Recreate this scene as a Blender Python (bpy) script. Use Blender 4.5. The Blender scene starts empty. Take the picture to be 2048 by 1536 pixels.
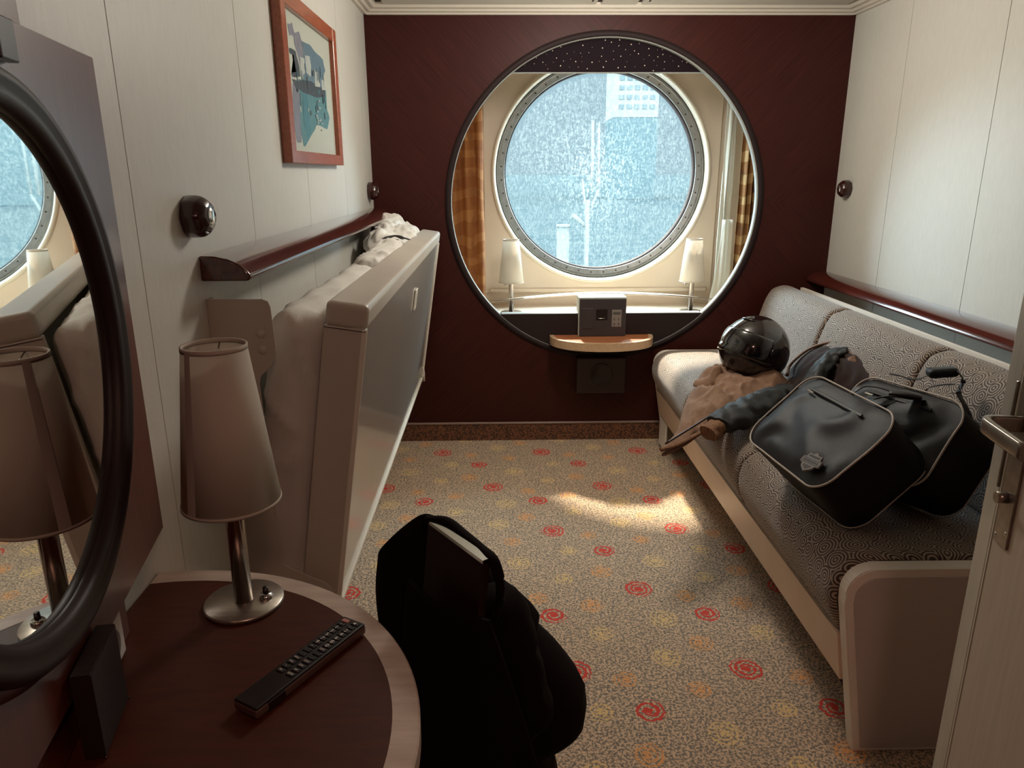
import bpy, bmesh, math, random
from math import sin, cos, pi, radians, hypot, sqrt, atan2, tan
from mathutils import Vector, Matrix, noise
random.seed(7)
S = bpy.context.scene
COL = S.collection

# ------------------------------------------------------------------ camera
cam_d = bpy.data.cameras.new('camera'); cam = bpy.data.objects.new('camera', cam_d); COL.objects.link(cam)
cam_d.sensor_width = 36; cam_d.lens = 1458.0 / 2048 * 36; cam_d.clip_start = .02; cam_d.clip_end = 9000
cam.matrix_world = Matrix(((0.9997868, 0.0086078, -0.0187660, 0.0),
                           (-0.0204195, 0.2779681, -0.9603732, 0.0),
                           (-0.0030503, 0.9605517, 0.2780846, 1.42),
                           (0, 0, 0, 1)))
S.camera = cam

# ------------------------------------------------------------------ view, world, sun, added fill lamps
S.view_settings.view_transform = 'Standard'; S.view_settings.look = 'None'
S.view_settings.exposure = 0.0; S.view_settings.gamma = 1; S.view_settings.use_curve_mapping = False
S.cycles.max_bounces = 10; S.cycles.diffuse_bounces = 6; S.cycles.glossy_bounces = 4
S.cycles.transparent_max_bounces = 10; S.cycles.caustics_reflective = False; S.cycles.caustics_refractive = False
S.cycles.sample_clamp_indirect = 6.0
S.cycles.use_denoising = True

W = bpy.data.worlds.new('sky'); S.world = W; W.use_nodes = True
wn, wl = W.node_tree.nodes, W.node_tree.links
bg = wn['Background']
tc = wn.new('ShaderNodeTexCoord')
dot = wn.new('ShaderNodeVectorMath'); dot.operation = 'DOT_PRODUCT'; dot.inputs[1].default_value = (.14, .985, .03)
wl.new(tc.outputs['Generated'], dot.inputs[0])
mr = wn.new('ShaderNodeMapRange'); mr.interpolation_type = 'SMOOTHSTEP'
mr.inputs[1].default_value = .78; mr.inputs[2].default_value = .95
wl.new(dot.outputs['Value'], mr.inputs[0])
SKY_BRIGHT, SKY_HAZE = 27.0, .60  # sky kept dim in the window's view, boosted elsewhere to light the cabin
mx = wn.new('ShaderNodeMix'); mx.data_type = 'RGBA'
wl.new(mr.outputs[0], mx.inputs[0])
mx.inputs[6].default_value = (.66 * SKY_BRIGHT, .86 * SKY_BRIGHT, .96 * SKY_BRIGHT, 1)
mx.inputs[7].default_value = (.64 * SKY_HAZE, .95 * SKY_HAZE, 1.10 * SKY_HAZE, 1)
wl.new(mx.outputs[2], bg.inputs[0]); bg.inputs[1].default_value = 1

sun_d = bpy.data.lights.new('sun', 'SUN'); sun_d.energy = 12; sun_d.angle = radians(3.2); sun_d.color = (1, .86, .66)
sun = bpy.data.objects.new('sun', sun_d); COL.objects.link(sun)
sun.rotation_euler = Vector((.065, -1, -.97)).to_track_quat('-Z', 'Y').to_euler()

ent_d = bpy.data.lights.new('entry_fill_light', 'AREA'); ent_d.shape = 'DISK'; ent_d.size = .22; ent_d.energy = 7.5; ent_d.color = (1, .54, .42)  # added warm fill behind the camera, reddens the shadows
ent = bpy.data.objects.new('entry_fill_light', ent_d); COL.objects.link(ent); ent.location = (.25, -.45, 2.125)
fill_d = bpy.data.lights.new('cabin_fill_light', 'POINT'); fill_d.shadow_soft_size = .14; fill_d.energy = 38; fill_d.color = (1, .935, .83)  # added fill lamp, brightens walls and furniture from out of view
dome = bpy.data.objects.new('cabin_fill_light', fill_d); COL.objects.link(dome); dome.location = (.48, 2.82, 2.0)

# ------------------------------------------------------------------ materials
def nodemat(name):
    m = bpy.data.materials.new(name); m.use_nodes = True
    return m, m.node_tree.nodes, m.node_tree.links, m.node_tree.nodes['Principled BSDF']
def rgb(c): return (c[0], c[1], c[2], 1)
def nd(n, t, **k):
    x = n.new('ShaderNode' + t)
    for a, b in k.items(): setattr(x, a, b)
    return x
def math_(n, l, op, a, b=None, c=None):
    x = nd(n, 'Math', operation=op)
    for i, v in enumerate((a, b, c)):
        if v is None: continue
        if isinstance(v, (int, float)): x.inputs[i].default_value = v
        else: l.new(v, x.inputs[i])
    return x.outputs[0]
def mixc(n, l, f, a, b):
    x = nd(n, 'Mix', data_type='RGBA')
    if isinstance(f, (int, float)): x.inputs[0].default_value = f
    else: l.new(f, x.inputs[0])
    for i, v in ((6, a), (7, b)):
        if isinstance(v, tuple): x.inputs[i].default_value = rgb(v)
        else: l.new(v, x.inputs[i])
    return x.outputs[2]
def mat(name, col, rough=.5, metal=0, col2=None, scale=(20, 20, 20), bump=0, bscale=None, detail=4, spec=.5, coat=0, lo=.35, hi=.65, transl=0):
    """plain surface with two-tone noise in object space and optional bump"""
    m, n, l, p = nodemat(name)
    p.inputs['Roughness'].default_value = rough; p.inputs['Metallic'].default_value = metal
    p.inputs['Specular IOR Level'].default_value = spec; p.inputs['Coat Weight'].default_value = coat
    p.inputs['Coat Roughness'].default_value = .12
    p.inputs['Base Color'].default_value = rgb(col)
    g = nd(n, 'NewGeometry')
    if col2:
        mp = nd(n, 'Mapping'); mp.inputs['Scale'].default_value = scale
        l.new(g.outputs['Position'], mp.inputs[0])
        t = nd(n, 'TexNoise'); t.inputs['Scale'].default_value = 1; t.inputs['Detail'].default_value = detail
        l.new(mp.outputs[0], t.inputs[0])
        r = nd(n, 'MapRange'); r.inputs[1].default_value = lo; r.inputs[2].default_value = hi
        l.new(t.outputs[0], r.inputs[0])
        l.new(mixc(n, l, r.outputs[0], col, col2), p.inputs['Base Color'])
    if bump:
        mp = nd(n, 'Mapping'); mp.inputs['Scale'].default_value = bscale or scale
        l.new(g.outputs['Position'], mp.inputs[0])
        t = nd(n, 'TexNoise'); t.inputs['Scale'].default_value = 1; t.inputs['Detail'].default_value = 3
        l.new(mp.outputs[0], t.inputs[0])
        b = nd(n, 'Bump'); b.inputs['Strength'].default_value = bump; b.inputs['Distance'].default_value = .002
        l.new(t.outputs[0], b.inputs['Height']); l.new(b.outputs[0], p.inputs['Normal'])
    if transl:
        tr = nd(n, 'BsdfTranslucent'); tr.inputs[0].default_value = rgb(col)
        ms = nd(n, 'MixShader'); ms.inputs[0].default_value = transl
        l.new(p.outputs[0], ms.inputs[1]); l.new(tr.outputs[0], ms.inputs[2])
        l.new(ms.outputs[0], n['Material Output'].inputs[0])
    return m

M = {}
M['panel_wall'] = mat('linen_wall_laminate', (.60, .58, .53), .45, 0, (.572, .555, .505), (110, 110, 22), .10, (300, 300, 300), spec=.35)
M['seam'] = mat('panel_joint', (.10, .10, .10), .6)
M['ceiling'] = mat('ceiling_cream', (.62, .60, .54), .4, 0, (.58, .56, .5), (3, 3, 3))
M['cream_trim'] = mat('cream_trim', (.60, .55, .47), .4)
M['dark_gap'] = mat('dark_gap', (.03, .015, .012), .8)
M['rail_wood'] = mat('polished_mahogany', (.085, .014, .008), .16, 0, (.055, .009, .006), (90, 5, 90), .02, coat=.8)
M['frame_wood'] = mat('red_wood_frame', (.38, .105, .05), .3, 0, (.29, .075, .036), (120, 12, 120), coat=.3)
M['board_wood'] = mat('vanity_veneer', (.115, .022, .010), .33, 0, (.085, .015, .008), (60, 60, 4), coat=.9)
M['board_wood'].node_tree.nodes['Principled BSDF'].inputs['Coat Roughness'].default_value = .24
M['board_wood'].node_tree.nodes['Principled BSDF'].inputs['Coat IOR'].default_value = 2.0
M['ring_dark'] = mat('dark_brown_ring', (.022, .012, .012), .65, spec=.25)
M['mirror_frame'] = mat('dark_mirror_frame', (.018, .007, .006), .5, spec=.35)
M['ring_lining'] = mat('opening_lining', (.30, .31, .29), .55)
M['niche'] = mat('beige_niche_panel', (.72, .62, .50), .5, 0, (.69, .59, .475), (4, 4, 4))
M['white_trim'] = mat('white_moulding', (.78, .72, .60), .3, coat=.3)
M['flange'] = mat('grey_flange_metal', (.30, .29, .27), .35, .5, (.24, .24, .23), (30, 30, 30))
M['bolt'] = mat('bolt_metal', (.07, .05, .04), .3, .8)
M['steel'] = mat('brushed_steel', (.42, .36, .32), .22, 1, (.34, .29, .26), (300, 300, 8))
M['steel_plate'] = mat('brushed_plate', (.50, .44, .38), .3, .9, (.42, .37, .32), (8, 200, 200))
M['chrome'] = mat('chrome', (.75, .75, .73), .12, 1)
M['bunk'] = mat('bunk_laminate', (.54, .51, .455), .3, 0, (.50, .47, .42), (9, 90, 3), coat=1, spec=.5)
M['bunk_rail'] = mat('bunk_rail_plastic', (.56, .50, .43), .38, 0, (.52, .46, .40), (5, 5, 5))
M['bunk_edge'] = mat('bunk_edge_strip', (.78, .74, .64), .3)
M['bracket'] = mat('bracket_paint', (.50, .44, .39), .42)
M['sheet'] = mat('white_cotton', (.72, .69, .64), .85, 0, None, bump=.25, bscale=(180, 180, 180), transl=.0)
M['shade'] = mat('lampshade_fabric', (.78, .73, .65), .8, 0, (.75, .70, .62), (400, 400, 6), transl=.42)
M['shade_seam'] = mat('lampshade_overlap', (.46, .40, .34), .8)
M['shade_rim'] = mat('lampshade_tape', (.50, .44, .37), .8)
M['tabletop'] = mat('red_brown_tabletop', (.075, .015, .005), .5, 0, (.060, .011, .004), (14, 80, 14), spec=.28)
M['pale_wood'] = mat('pale_limed_wood', (.60, .49, .41), .42, 0, (.44, .34, .28), (12, 70, 90), lo=.3, hi=.72)
M['shelf_rim'] = mat('beech_rim', (.62, .42, .26), .35, 0, (.56, .36, .21), (60, 60, 60))
M['shelf_top'] = mat('cherry_shelf_top', (.42, .15, .06), .35, 0, (.34, .11, .045), (8, 60, 30))
M['black_plastic'] = mat('black_plastic', (.012, .006, .006), .35)
M['remote_body'] = mat('remote_brown_grey', (.10, .055, .042), .4)
M['remote_key'] = mat('remote_key', (.010, .006, .006), .45)
M['key_print'] = mat('key_print', (.85, .80, .74), .6)
M['red_key'] = mat('red_power_key', (.50, .22, .20), .5)
M['leather'] = mat('dark_leatherette', (.020, .009, .007), .5, 0, None, bump=.3, bscale=(250, 250, 250))
M['socket'] = mat('white_socket', (.68, .64, .58), .3)
M['safe'] = mat('safe_charcoal', (.045, .035, .036), .45, 0, (.04, .03, .03), (600, 600, 600))
M['safe_edge'] = mat('safe_grey_edge', (.42, .44, .38), .45)
M['keypad'] = mat('keypad_grey', (.22, .19, .165), .5)
M['display'] = mat('display_grey', (.09, .085, .075), .3)
M['speaker'] = mat('speaker_brown', (.026, .012, .009), .5)
M['knob'] = mat('brown_knob_plastic', (.035, .008, .006), .22, coat=.4)
M['black_cloth'] = mat('black_cloth', (.0055, .0016, .0012), .9, 0, spec=.1)
M['bag_cloth'] = mat('black_nylon', (.009, .0095, .0125), .40, 0, (.012, .0125, .016), (40, 40, 40), .35, (900, 900, 900), spec=.36)
M['bag_side'] = mat('black_nylon_side', (.006, .003, .003), .7, 0, None, bump=.3, bscale=(900, 900, 900), spec=.2)
M['piping'] = mat('grey_piping', (.42, .36, .31), .45)
M['strap'] = mat('black_webbing', (.010, .007, .008), .5)
M['emblem'] = mat('rubber_emblem', (.15, .14, .13), .5)
M['emblem_dark'] = mat('rubber_emblem_recess', (.012, .010, .011), .6)
M['helmet'] = mat('black_gloss_shell', (.012, .006, .006), .10, 0, coat=.8)
M['visor'] = mat('smoked_visor', (.004, .003, .003), .04, 0, coat=1)
M['helmet_trim'] = mat('helmet_lining', (.35, .26, .20), .7)
M['canvas'] = mat('brown_duck_canvas', (.235, .130, .078), .85, 0, (.20, .108, .064), (60, 60, 60), .4, (700, 700, 700))
M['canvas_dark'] = mat('dark_brown_fleece', (.022, .009, .006), .95, 0, None, bump=.4, bscale=(300, 300, 300))
M['quilt'] = mat('black_quilted_lining', (.013, .013, .0135), .55, spec=.4)
M['knit'] = mat('brown_rib_knit', (.24, .12, .055), .9, 0, (.12, .05, .025), (160, 160, 20))
M['sofa_white'] = mat('sofa_cream_laminate', (.80, .74, .66), .4, 0, (.77, .71, .63), (6, 6, 6))
M['sofa_face'] = mat('sofa_panel_face', (.52, .46, .43), .38, 0, (.49, .43, .40), (5, 5, 5))
M['board_beige'] = mat('plinth_laminate', (.74, .57, .44), .4, 0, (.70, .54, .41), (5, 12, 5))
M['door'] = mat('door_laminate', (.56, .47, .38), .42, 0, (.50, .42, .35), (90, 90, 7))
M['door_edge'] = mat('door_edge_steel', (.56, .55, .50), .35, .35, (.48, .48, .44), (60, 60, 7))
M['door_bead'] = mat('door_bead', (.62, .56, .47), .35)
M['handle'] = mat('worn_nickel_handle', (.30, .26, .22), .30, .85, (.22, .19, .16), (60, 60, 60))
M['skirt_cap'] = mat('skirting_cap', (.26, .17, .14), .4)
M['paper'] = mat('print_paper', (.40, .42, .36), .55)
for nm, c in dict(slate=(.10, .17, .22), lavender=(.19, .19, .235), teal=(.07, .20, .22), teal2=(.05, .18, .22), ink=(.035, .045, .055), white=(.42, .45, .42)).items():
    M['p_' + nm] = mat('painting_' + nm, c, .5, 0, tuple(x * .72 for x in c), (160, 160, 45))

# back wall: book-matched diagonal mahogany veneer
def m_backwall():
    m, n, l, p = nodemat('diagonal_mahogany_veneer')
    g = nd(n, 'NewGeometry'); s = nd(n, 'SeparateXYZ'); l.new(g.outputs['Position'], s.inputs[0])
    u = math_(n, l, 'ABSOLUTE', math_(n, l, 'SUBTRACT', s.outputs[0], .55)); w = math_(n, l, 'ABSOLUTE', math_(n, l, 'SUBTRACT', s.outputs[2], 1.27))
    c = nd(n, 'CombineXYZ'); l.new(math_(n, l, 'MULTIPLY', math_(n, l, 'SUBTRACT', u, w), 95), c.inputs[0])
    l.new(math_(n, l, 'MULTIPLY', math_(n, l, 'ADD', u, w), 3), c.inputs[1])
    t = nd(n, 'TexNoise'); t.inputs['Scale'].default_value = 1; t.inputs['Detail'].default_value = 5; l.new(c.outputs[0], t.inputs[0])
    r = nd(n, 'MapRange'); r.inputs[1].default_value = .3; r.inputs[2].default_value = .7; l.new(t.outputs[0], r.inputs[0])
    l.new(mixc(n, l, r.outputs[0], (.030, .0045, .0028), (.056, .0092, .0064)), p.inputs['Base Color'])
    p.inputs['Roughness'].default_value = .5; p.inputs['Specular IOR Level'].default_value = .25
    return m
M['backwall'] = m_backwall()
M['chair_wood'] = mat('dark_chair_wood', (.016, .0035, .002), .55, spec=.3)

# carpet: loop-pile speckle and swirls; each face carries the local coordinates of its nearest swirl
def m_carpet(swirls=True, dark=1.0):
    m, n, l, p = nodemat('swirl_carpet' if swirls else 'carpet_skirting')
    g = nd(n, 'NewGeometry')
    t = nd(n, 'TexNoise'); t.inputs['Scale'].default_value = 145; t.inputs['Detail'].default_value = 2.5; t.inputs['Distortion'].default_value = .6
    l.new(g.outputs['Position'], t.inputs[0])
    r = nd(n, 'MapRange'); r.inputs[1].default_value = .44; r.inputs[2].default_value = .56; l.new(t.outputs[0], r.inputs[0])
    base = mixc(n, l, r.outputs[0], tuple(dark * x for x in (.200, .172, .145)), tuple(dark * x for x in (.70, .500, .335)))
    t3 = nd(n, 'TexNoise'); t3.inputs['Scale'].default_value = 2.2; l.new(g.outputs['Position'], t3.inputs[0])
    base = mixc(n, l, math_(n, l, 'MULTIPLY', t3.outputs[0], .25), base, tuple(dark * x for x in (.30, .23, .17)))
    a = nd(n, 'Attribute', attribute_name='swirl'); a.attribute_type = 'GEOMETRY'
    b = nd(n, 'Attribute', attribute_name='swirl_info'); b.attribute_type = 'GEOMETRY'
    s = nd(n, 'SeparateXYZ'); l.new(a.outputs['Vector'], s.inputs[0])
    s2 = nd(n, 'SeparateXYZ'); l.new(b.outputs['Vector'], s2.inputs[0])
    # wobble of the pile
    t2 = nd(n, 'TexNoise'); t2.inputs['Scale'].default_value = 70; l.new(g.outputs['Position'], t2.inputs[0])
    wob = math_(n, l, 'MULTIPLY', math_(n, l, 'SUBTRACT', t2.outputs[0], .5), .020)
    rr = math_(n, l, 'SQRT', math_(n, l, 'ADD', math_(n, l, 'POWER', s.outputs[0], 2.0), math_(n, l, 'POWER', math_(n, l, 'MULTIPLY', s.outputs[1], 1.0), 2.0)))
    rr = math_(n, l, 'ADD', rr, wob)
    ang = math_(n, l, 'ARCTAN2', s.outputs[1], s.outputs[0])
    # one arm spiral: radial pitch s2.y, handedness s2.z
    ph = math_(n, l, 'ADD', math_(n, l, 'DIVIDE', rr, s2.outputs[1]), math_(n, l, 'MULTIPLY', math_(n, l, 'DIVIDE', ang, 2 * pi), s2.outputs[2]))
    fr = math_(n, l, 'FRACT', math_(n, l, 'ADD', ph, 10.15))
    arm = math_(n, l, 'LESS_THAN', fr, .50)
    inside = math_(n, l, 'LESS_THAN', rr, s.outputs[2])
    on = math_(n, l, 'MULTIPLY', arm, inside)
    core = math_(n, l, 'LESS_THAN', rr, .011)
    on = math_(n, l, 'MAXIMUM', on, core)
    isred = math_(n, l, 'LESS_THAN', s2.outputs[0], .5)
    isyel = math_(n, l, 'GREATER_THAN', s2.outputs[0], 1.5)
    sc = mixc(n, l, isyel, (.76, .36, .14), (.74, .52, .24))
    sc = mixc(n, l, isred, sc, (.62, .070, .052))
    # pale swirls are broken up by the speckle
    keep = math_(n, l, 'MAXIMUM', isred, math_(n, l, 'MULTIPLY', math_(n, l, 'GREATER_THAN', t.outputs[0], .42), .9))
    on = math_(n, l, 'MULTIPLY', on, keep)
    l.new(mixc(n, l, on, base, sc), p.inputs['Base Color'])
    p.inputs['Roughness'].default_value = .95; p.inputs['Specular IOR Level'].default_value = .1
    bp = nd(n, 'Bump'); bp.inputs['Strength'].default_value = .6; bp.inputs['Distance'].default_value = .003
    l.new(t.outputs[0], bp.inputs['Height']); l.new(bp.outputs[0], p.inputs['Normal'])
    return m
M['carpet'] = m_carpet()
M['carpet_skirt'] = mat('carpet_skirting', (.24, .105, .055), .95, 0, (.075, .045, .032), (110, 110, 110), .6, (150, 150, 150), lo=.42, hi=.58, spec=.1)

# sofa fabric: packed ring pattern on the UVs
def m_fabric():
    m, n, l, p = nodemat('ring_pattern_upholstery')
    uv = nd(n, 'UVMap'); uv.uv_map = 'UVMap'
    v = nd(n, 'TexVoronoi'); v.voronoi_dimensions = '2D'; v.inputs['Scale'].default_value = 19; v.inputs['Randomness'].default_value = .75; l.new(uv.outputs[0], v.inputs[0])
    ph = math_(n, l, 'FRACT', math_(n, l, 'MULTIPLY', v.outputs['Distance'], 6.3))
    ring = math_(n, l, 'LESS_THAN', ph, .46)
    l.new(mixc(n, l, ring, (.055, .033, .026), (.35, .275, .21)), p.inputs['Base Color'])
    p.inputs['Roughness'].default_value = .75; p.inputs['Specular IOR Level'].default_value = .3
    p.inputs['Sheen Weight'].default_value = .25
    return m
M['fabric'] = m_fabric()

# curtain
def m_curtain(name, a, b, c, tr=.35):
    m, n, l, p = nodemat(name)
    uv = nd(n, 'UVMap'); uv.uv_map = 'UVMap'
    w = nd(n, 'TexWave'); w.wave_type = 'BANDS'; w.bands_direction = 'Y'; w.inputs['Scale'].default_value = 2.6; w.inputs['Distortion'].default_value = 5; w.inputs['Detail'].default_value = 1
    w.inputs['Detail Scale'].default_value = .8
    l.new(uv.outputs[0], w.inputs[0])
    t = nd(n, 'TexNoise'); t.inputs['Scale'].default_value = 6; l.new(uv.outputs[0], t.inputs[0])
    k = math_(n, l, 'GREATER_THAN', w.outputs[1], .6); k2 = math_(n, l, 'GREATER_THAN', t.outputs[0], .55)
    col = mixc(n, l, math_(n, l, 'MULTIPLY', k, .8), a, b); col = mixc(n, l, math_(n, l, 'MULTIPLY', k2, .55), col, c)
    l.new(col, p.inputs['Base Color']); p.inputs['Roughness'].default_value = .8
    tb = nd(n, 'BsdfTranslucent'); l.new(col, tb.inputs[0]); ms = nd(n, 'MixShader'); ms.inputs[0].default_value = tr
    l.new(p.outputs[0], ms.inputs[1]); l.new(tb.outputs[0], ms.inputs[2]); l.new(ms.outputs[0], n['Material Output'].inputs[0])
    return m
M['curtain'] = m_curtain('rust_curtain', (.36, .135, .035), (.48, .22, .07), (.30, .10, .03))
M['curtain2'] = m_curtain('gold_curtain', (.34, .17, .06), (.60, .42, .20), (.22, .13, .08))
M['sheer'] = mat('sheer_white_curtain', (.72, .70, .62), .8, 0, None, transl=.4)
M['star'] = mat('star_dot', (.80, .66, .55), .5)
M['valance'] = mat('plum_blackout_cloth', (.011, .004, .007), .8, spec=.2)
M['mirror'] = mat('mirror_glass', (.86, .88, .86), .015, 1)

# dirty porthole glass
def m_glass():
    m, n, l, p = nodemat('salt_crusted_glass')
    g = nd(n, 'NewGeometry')
    mp = nd(n, 'Mapping'); mp.inputs['Scale'].default_value = (170, 170, 40); l.new(g.outputs['Position'], mp.inputs[0])
    t = nd(n, 'TexNoise'); t.inputs['Scale'].default_value = 1; t.inputs['Detail'].default_value = 4; l.new(mp.outputs[0], t.inputs[0])
    t2 = nd(n, 'TexNoise'); t2.inputs['Scale'].default_value = 95; t2.inputs['Detail'].default_value = 2; l.new(g.outputs['Position'], t2.inputs[0])
    t3 = nd(n, 'TexNoise'); t3.inputs['Scale'].default_value = 1.7; l.new(g.outputs['Position'], t3.inputs[0])
    a = math_(n, l, 'MULTIPLY', t.outputs[0], t2.outputs[0])
    r = nd(n, 'MapRange'); r.inputs[1].default_value = .18; r.inputs[2].default_value = .42; r.inputs[3].default_value = .0; r.inputs[4].default_value = .10
    l.new(a, r.inputs[0])
    r3 = nd(n, 'MapRange'); r3.inputs[1].default_value = .35; r3.inputs[2].default_value = .65; r3.inputs[3].default_value = .75; r3.inputs[4].default_value = 1.2
    l.new(t3.outputs[0], r3.inputs[0])
    f = math_(n, l, 'MULTIPLY', r.outputs[0], r3.outputs[0])
    tr = nd(n, 'BsdfTransparent'); tr.inputs[0].default_value = (.97, .99, .98, 1)
    tl = nd(n, 'BsdfTranslucent'); tl.inputs[0].default_value = (.70, .76, .74, 1)
    ms = nd(n, 'MixShader'); l.new(f, ms.inputs[0]); l.new(tr.outputs[0], ms.inputs[1]); l.new(tl.outputs[0], ms.inputs[2])
    l.new(ms.outputs[0], n['Material Output'].inputs[0]); n.remove(p)
    return m
M['glass'] = m_glass()
M['picture_glass'] = None

def m_sea():
    m, n, l, p = nodemat('sea_water')
    g = nd(n, 'NewGeometry'); mp = nd(n, 'Mapping'); mp.inputs['Scale'].default_value = (.05, .16, 1); l.new(g.outputs['Position'], mp.inputs[0])
    t = nd(n, 'TexNoise'); t.inputs['Scale'].default_value = 1; t.inputs['Detail'].default_value = 8; t.inputs['Roughness'].default_value = .7; l.new(mp.outputs[0], t.inputs[0])
    r = nd(n, 'MapRange'); r.inputs[1].default_value = .35; r.inputs[2].default_value = .65; l.new(t.outputs[0], r.inputs[0])
    l.new(mixc(n, l, r.outputs[0], (.0150, .0215, .0240), (.0225, .0285, .0295)), p.inputs['Base Color'])
    p.inputs['Roughness'].default_value = 1; p.inputs['Specular IOR Level'].default_value = 0
    return m
M['sea'] = m_sea()
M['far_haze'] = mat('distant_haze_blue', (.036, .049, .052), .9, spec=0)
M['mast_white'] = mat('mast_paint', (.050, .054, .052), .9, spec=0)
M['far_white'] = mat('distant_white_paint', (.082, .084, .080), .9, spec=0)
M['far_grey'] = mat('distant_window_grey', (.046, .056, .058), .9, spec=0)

# ------------------------------------------------------------------ mesh helpers
def tag(o, label=None, cat=None, group=None, kind=None):
    if label: o['label'] = label
    if cat: o['category'] = cat
    if group: o['group'] = group
    if kind: o['kind'] = kind
    return o
def empty(name, loc=(0, 0, 0), label=None, cat=None, group=None, mw=None):
    o = bpy.data.objects.new(name, None); COL.objects.link(o); o.empty_display_size = .05
    if mw is not None: o.matrix_world = mw
    else: o.matrix_world = Matrix.Translation(loc)
    o['_mw'] = 0
    del o['_mw']
    return tag(o, label, cat, group)
def wmat(o):
    m = o.matrix_basis.copy()
    while o.parent: o = o.parent; m = o.matrix_basis @ m
    return m
class MB:
    def __init__(s): s.bm = bmesh.new(); s.uv = None
    def box(s, x0, x1, y0, y1, z0, z1, bev=0, seg=2, mi=0):
        r = bmesh.ops.create_cube(s.bm, size=1)
        for v in r['verts']:
            v.co = Vector(((x0 + x1) / 2 + v.co.x * (x1 - x0), (y0 + y1) / 2 + v.co.y * (y1 - y0), (z0 + z1) / 2 + v.co.z * (z1 - z0)))
        fs = {f for v in r['verts'] for f in v.link_faces}
        for f in fs: f.material_index = mi
        if bev:
            es = {e for f in fs for e in f.edges}
            bmesh.ops.bevel(s.bm, geom=list(es), offset=bev, segments=seg, affect='EDGES', profile=.5, clamp_overlap=True)
        return s
    def prism(s, pts, a, b, axis='y', bev=0, mi=0, seg=2):
        """polygon pts extruded from a to b along axis; pts are the two other coordinates in xyz order"""
        def P(p, t):
            return {'x': Vector((t, p[0], p[1])), 'y': Vector((p[0], t, p[1])), 'z': Vector((p[0], p[1], t))}[axis]
        A = [s.bm.verts.new(P(p, a)) for p in pts]; B = [s.bm.verts.new(P(p, b)) for p in pts]
        fs = [s.bm.faces.new(A), s.bm.faces.new(list(reversed(B)))]
        n = len(pts)
        for i in range(n):
            j = (i + 1) % n; fs.append(s.bm.faces.new([A[j], A[i], B[i], B[j]]))
        for f in fs: f.material_index = mi
        if bev:
            es = list({e for f in fs[:2] for e in f.edges})
            bmesh.ops.bevel(s.bm, geom=es, offset=bev, segments=seg, affect='EDGES', clamp_overlap=True)
        return s
    def lathe(s, prof, axis='z', c=(0, 0, 0), n=48, mi=0, closed=False, a0=0, a1=2 * pi):
        rows = []; full = abs(a1 - a0 - 2 * pi) < 1e-6; m = n if full else n + 1
        for r, h in prof:
            row = []
            for i in range(m):
                a = a0 + (a1 - a0) * i / n; x, y = r * cos(a), r * sin(a)
                v = {'z': (x, y, h), 'y': (x, h, y), 'x': (h, x, y)}[axis]
                row.append(s.bm.verts.new(Vector(v) + Vector(c)))
            rows.append(row)
        pr = list(zip(rows, rows[1:]));
        if closed: pr.append((rows[-1], rows[0]))
        for A, B in pr:
            for i in range(n):
                j = (i + 1) % m
                if not full and i + 1 >= m: continue
                f = s.bm.faces.new([A[i], A[j], B[j], B[i]]); f.material_index = mi; f.smooth = True
        return s
    def disc(s, r, axis, c, n=32, mi=0):
        vs = []
        for i in range(n):
            a = 2 * pi * i / n; x, y = r * cos(a), r * sin(a)
            vs.append(s.bm.verts.new(Vector({'z': (x, y, 0), 'y': (x, 0, y), 'x': (0, x, y)}[axis]) + Vector(c)))
        f = s.bm.faces.new(vs); f.material_index = mi
        return s
    def cyl(s, p0, p1, r, n=20, mi=0, r1=None):
        return s.tube([p0, p1], r, n, mi, radii=[r, r if r1 is None else r1], cap=True)
    def tube(s, path, r, n=12, mi=0, radii=None, cap=True, flat=1.0, up=(0, 0, 1), closed=False):
        P = [Vector(p) for p in path]; rings = []; k = len(P)
        for i, p in enumerate(P):
            if closed: d = P[(i + 1) % k] - P[(i - 1) % k]
            else: d = P[min(i + 1, k - 1)] - P[max(i - 1, 0)]
            d.normalize(); u = Vector(up)
            if abs(d.dot(u)) > .97: u = Vector((1, 0, 0)) if abs(d.x) < .9 else Vector((0, 1, 0))
            a = d.cross(u).normalized(); b = a.cross(d).normalized(); rr = radii[i] if radii else r
            rings.append([s.bm.verts.new(p + a * (rr * cos(2 * pi * j / n)) + b * (rr * flat * sin(2 * pi * j / n))) for j in range(n)])
        pr = list(zip(rings, rings[1:]))
        if closed: pr.append((rings[-1], rings[0]))
        for A, B in pr:
            for j in range(n):
                q = (j + 1) % n; f = s.bm.faces.new([A[j], A[q], B[q], B[j]]); f.smooth = True; f.material_index = mi
        if cap and not closed:
            f = s.bm.faces.new(list(reversed(rings[0]))); f.material_index = mi
            f = s.bm.faces.new(rings[-1]); f.material_index = mi
        return s
    def grid(s, fn, nu, nv, mi=0, closed_u=False, uvfn=None, smooth=True):
        """surface fn(i,j)->Vector"""
        V = [[s.bm.verts.new(fn(i, j)) for j in range(nv)] for i in range(nu)]
        if uvfn and s.uv is None: s.uv = s.bm.loops.layers.uv.new('UVMap')
        R = nu if closed_u else nu - 1
        for i in range(R):
            for j in range(nv - 1):
                ii = (i + 1) % nu
                f = s.bm.faces.new([V[i][j], V[ii][j], V[ii][j + 1], V[i][j + 1]]); f.smooth = smooth; f.material_index = mi
                if uvfn:
                    for lp, (a, b) in zip(f.loops, ((i, j), (i + 1, j), (i + 1, j + 1), (i, j + 1))): lp[s.uv].uv = uvfn(a, b)
        return V
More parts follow.
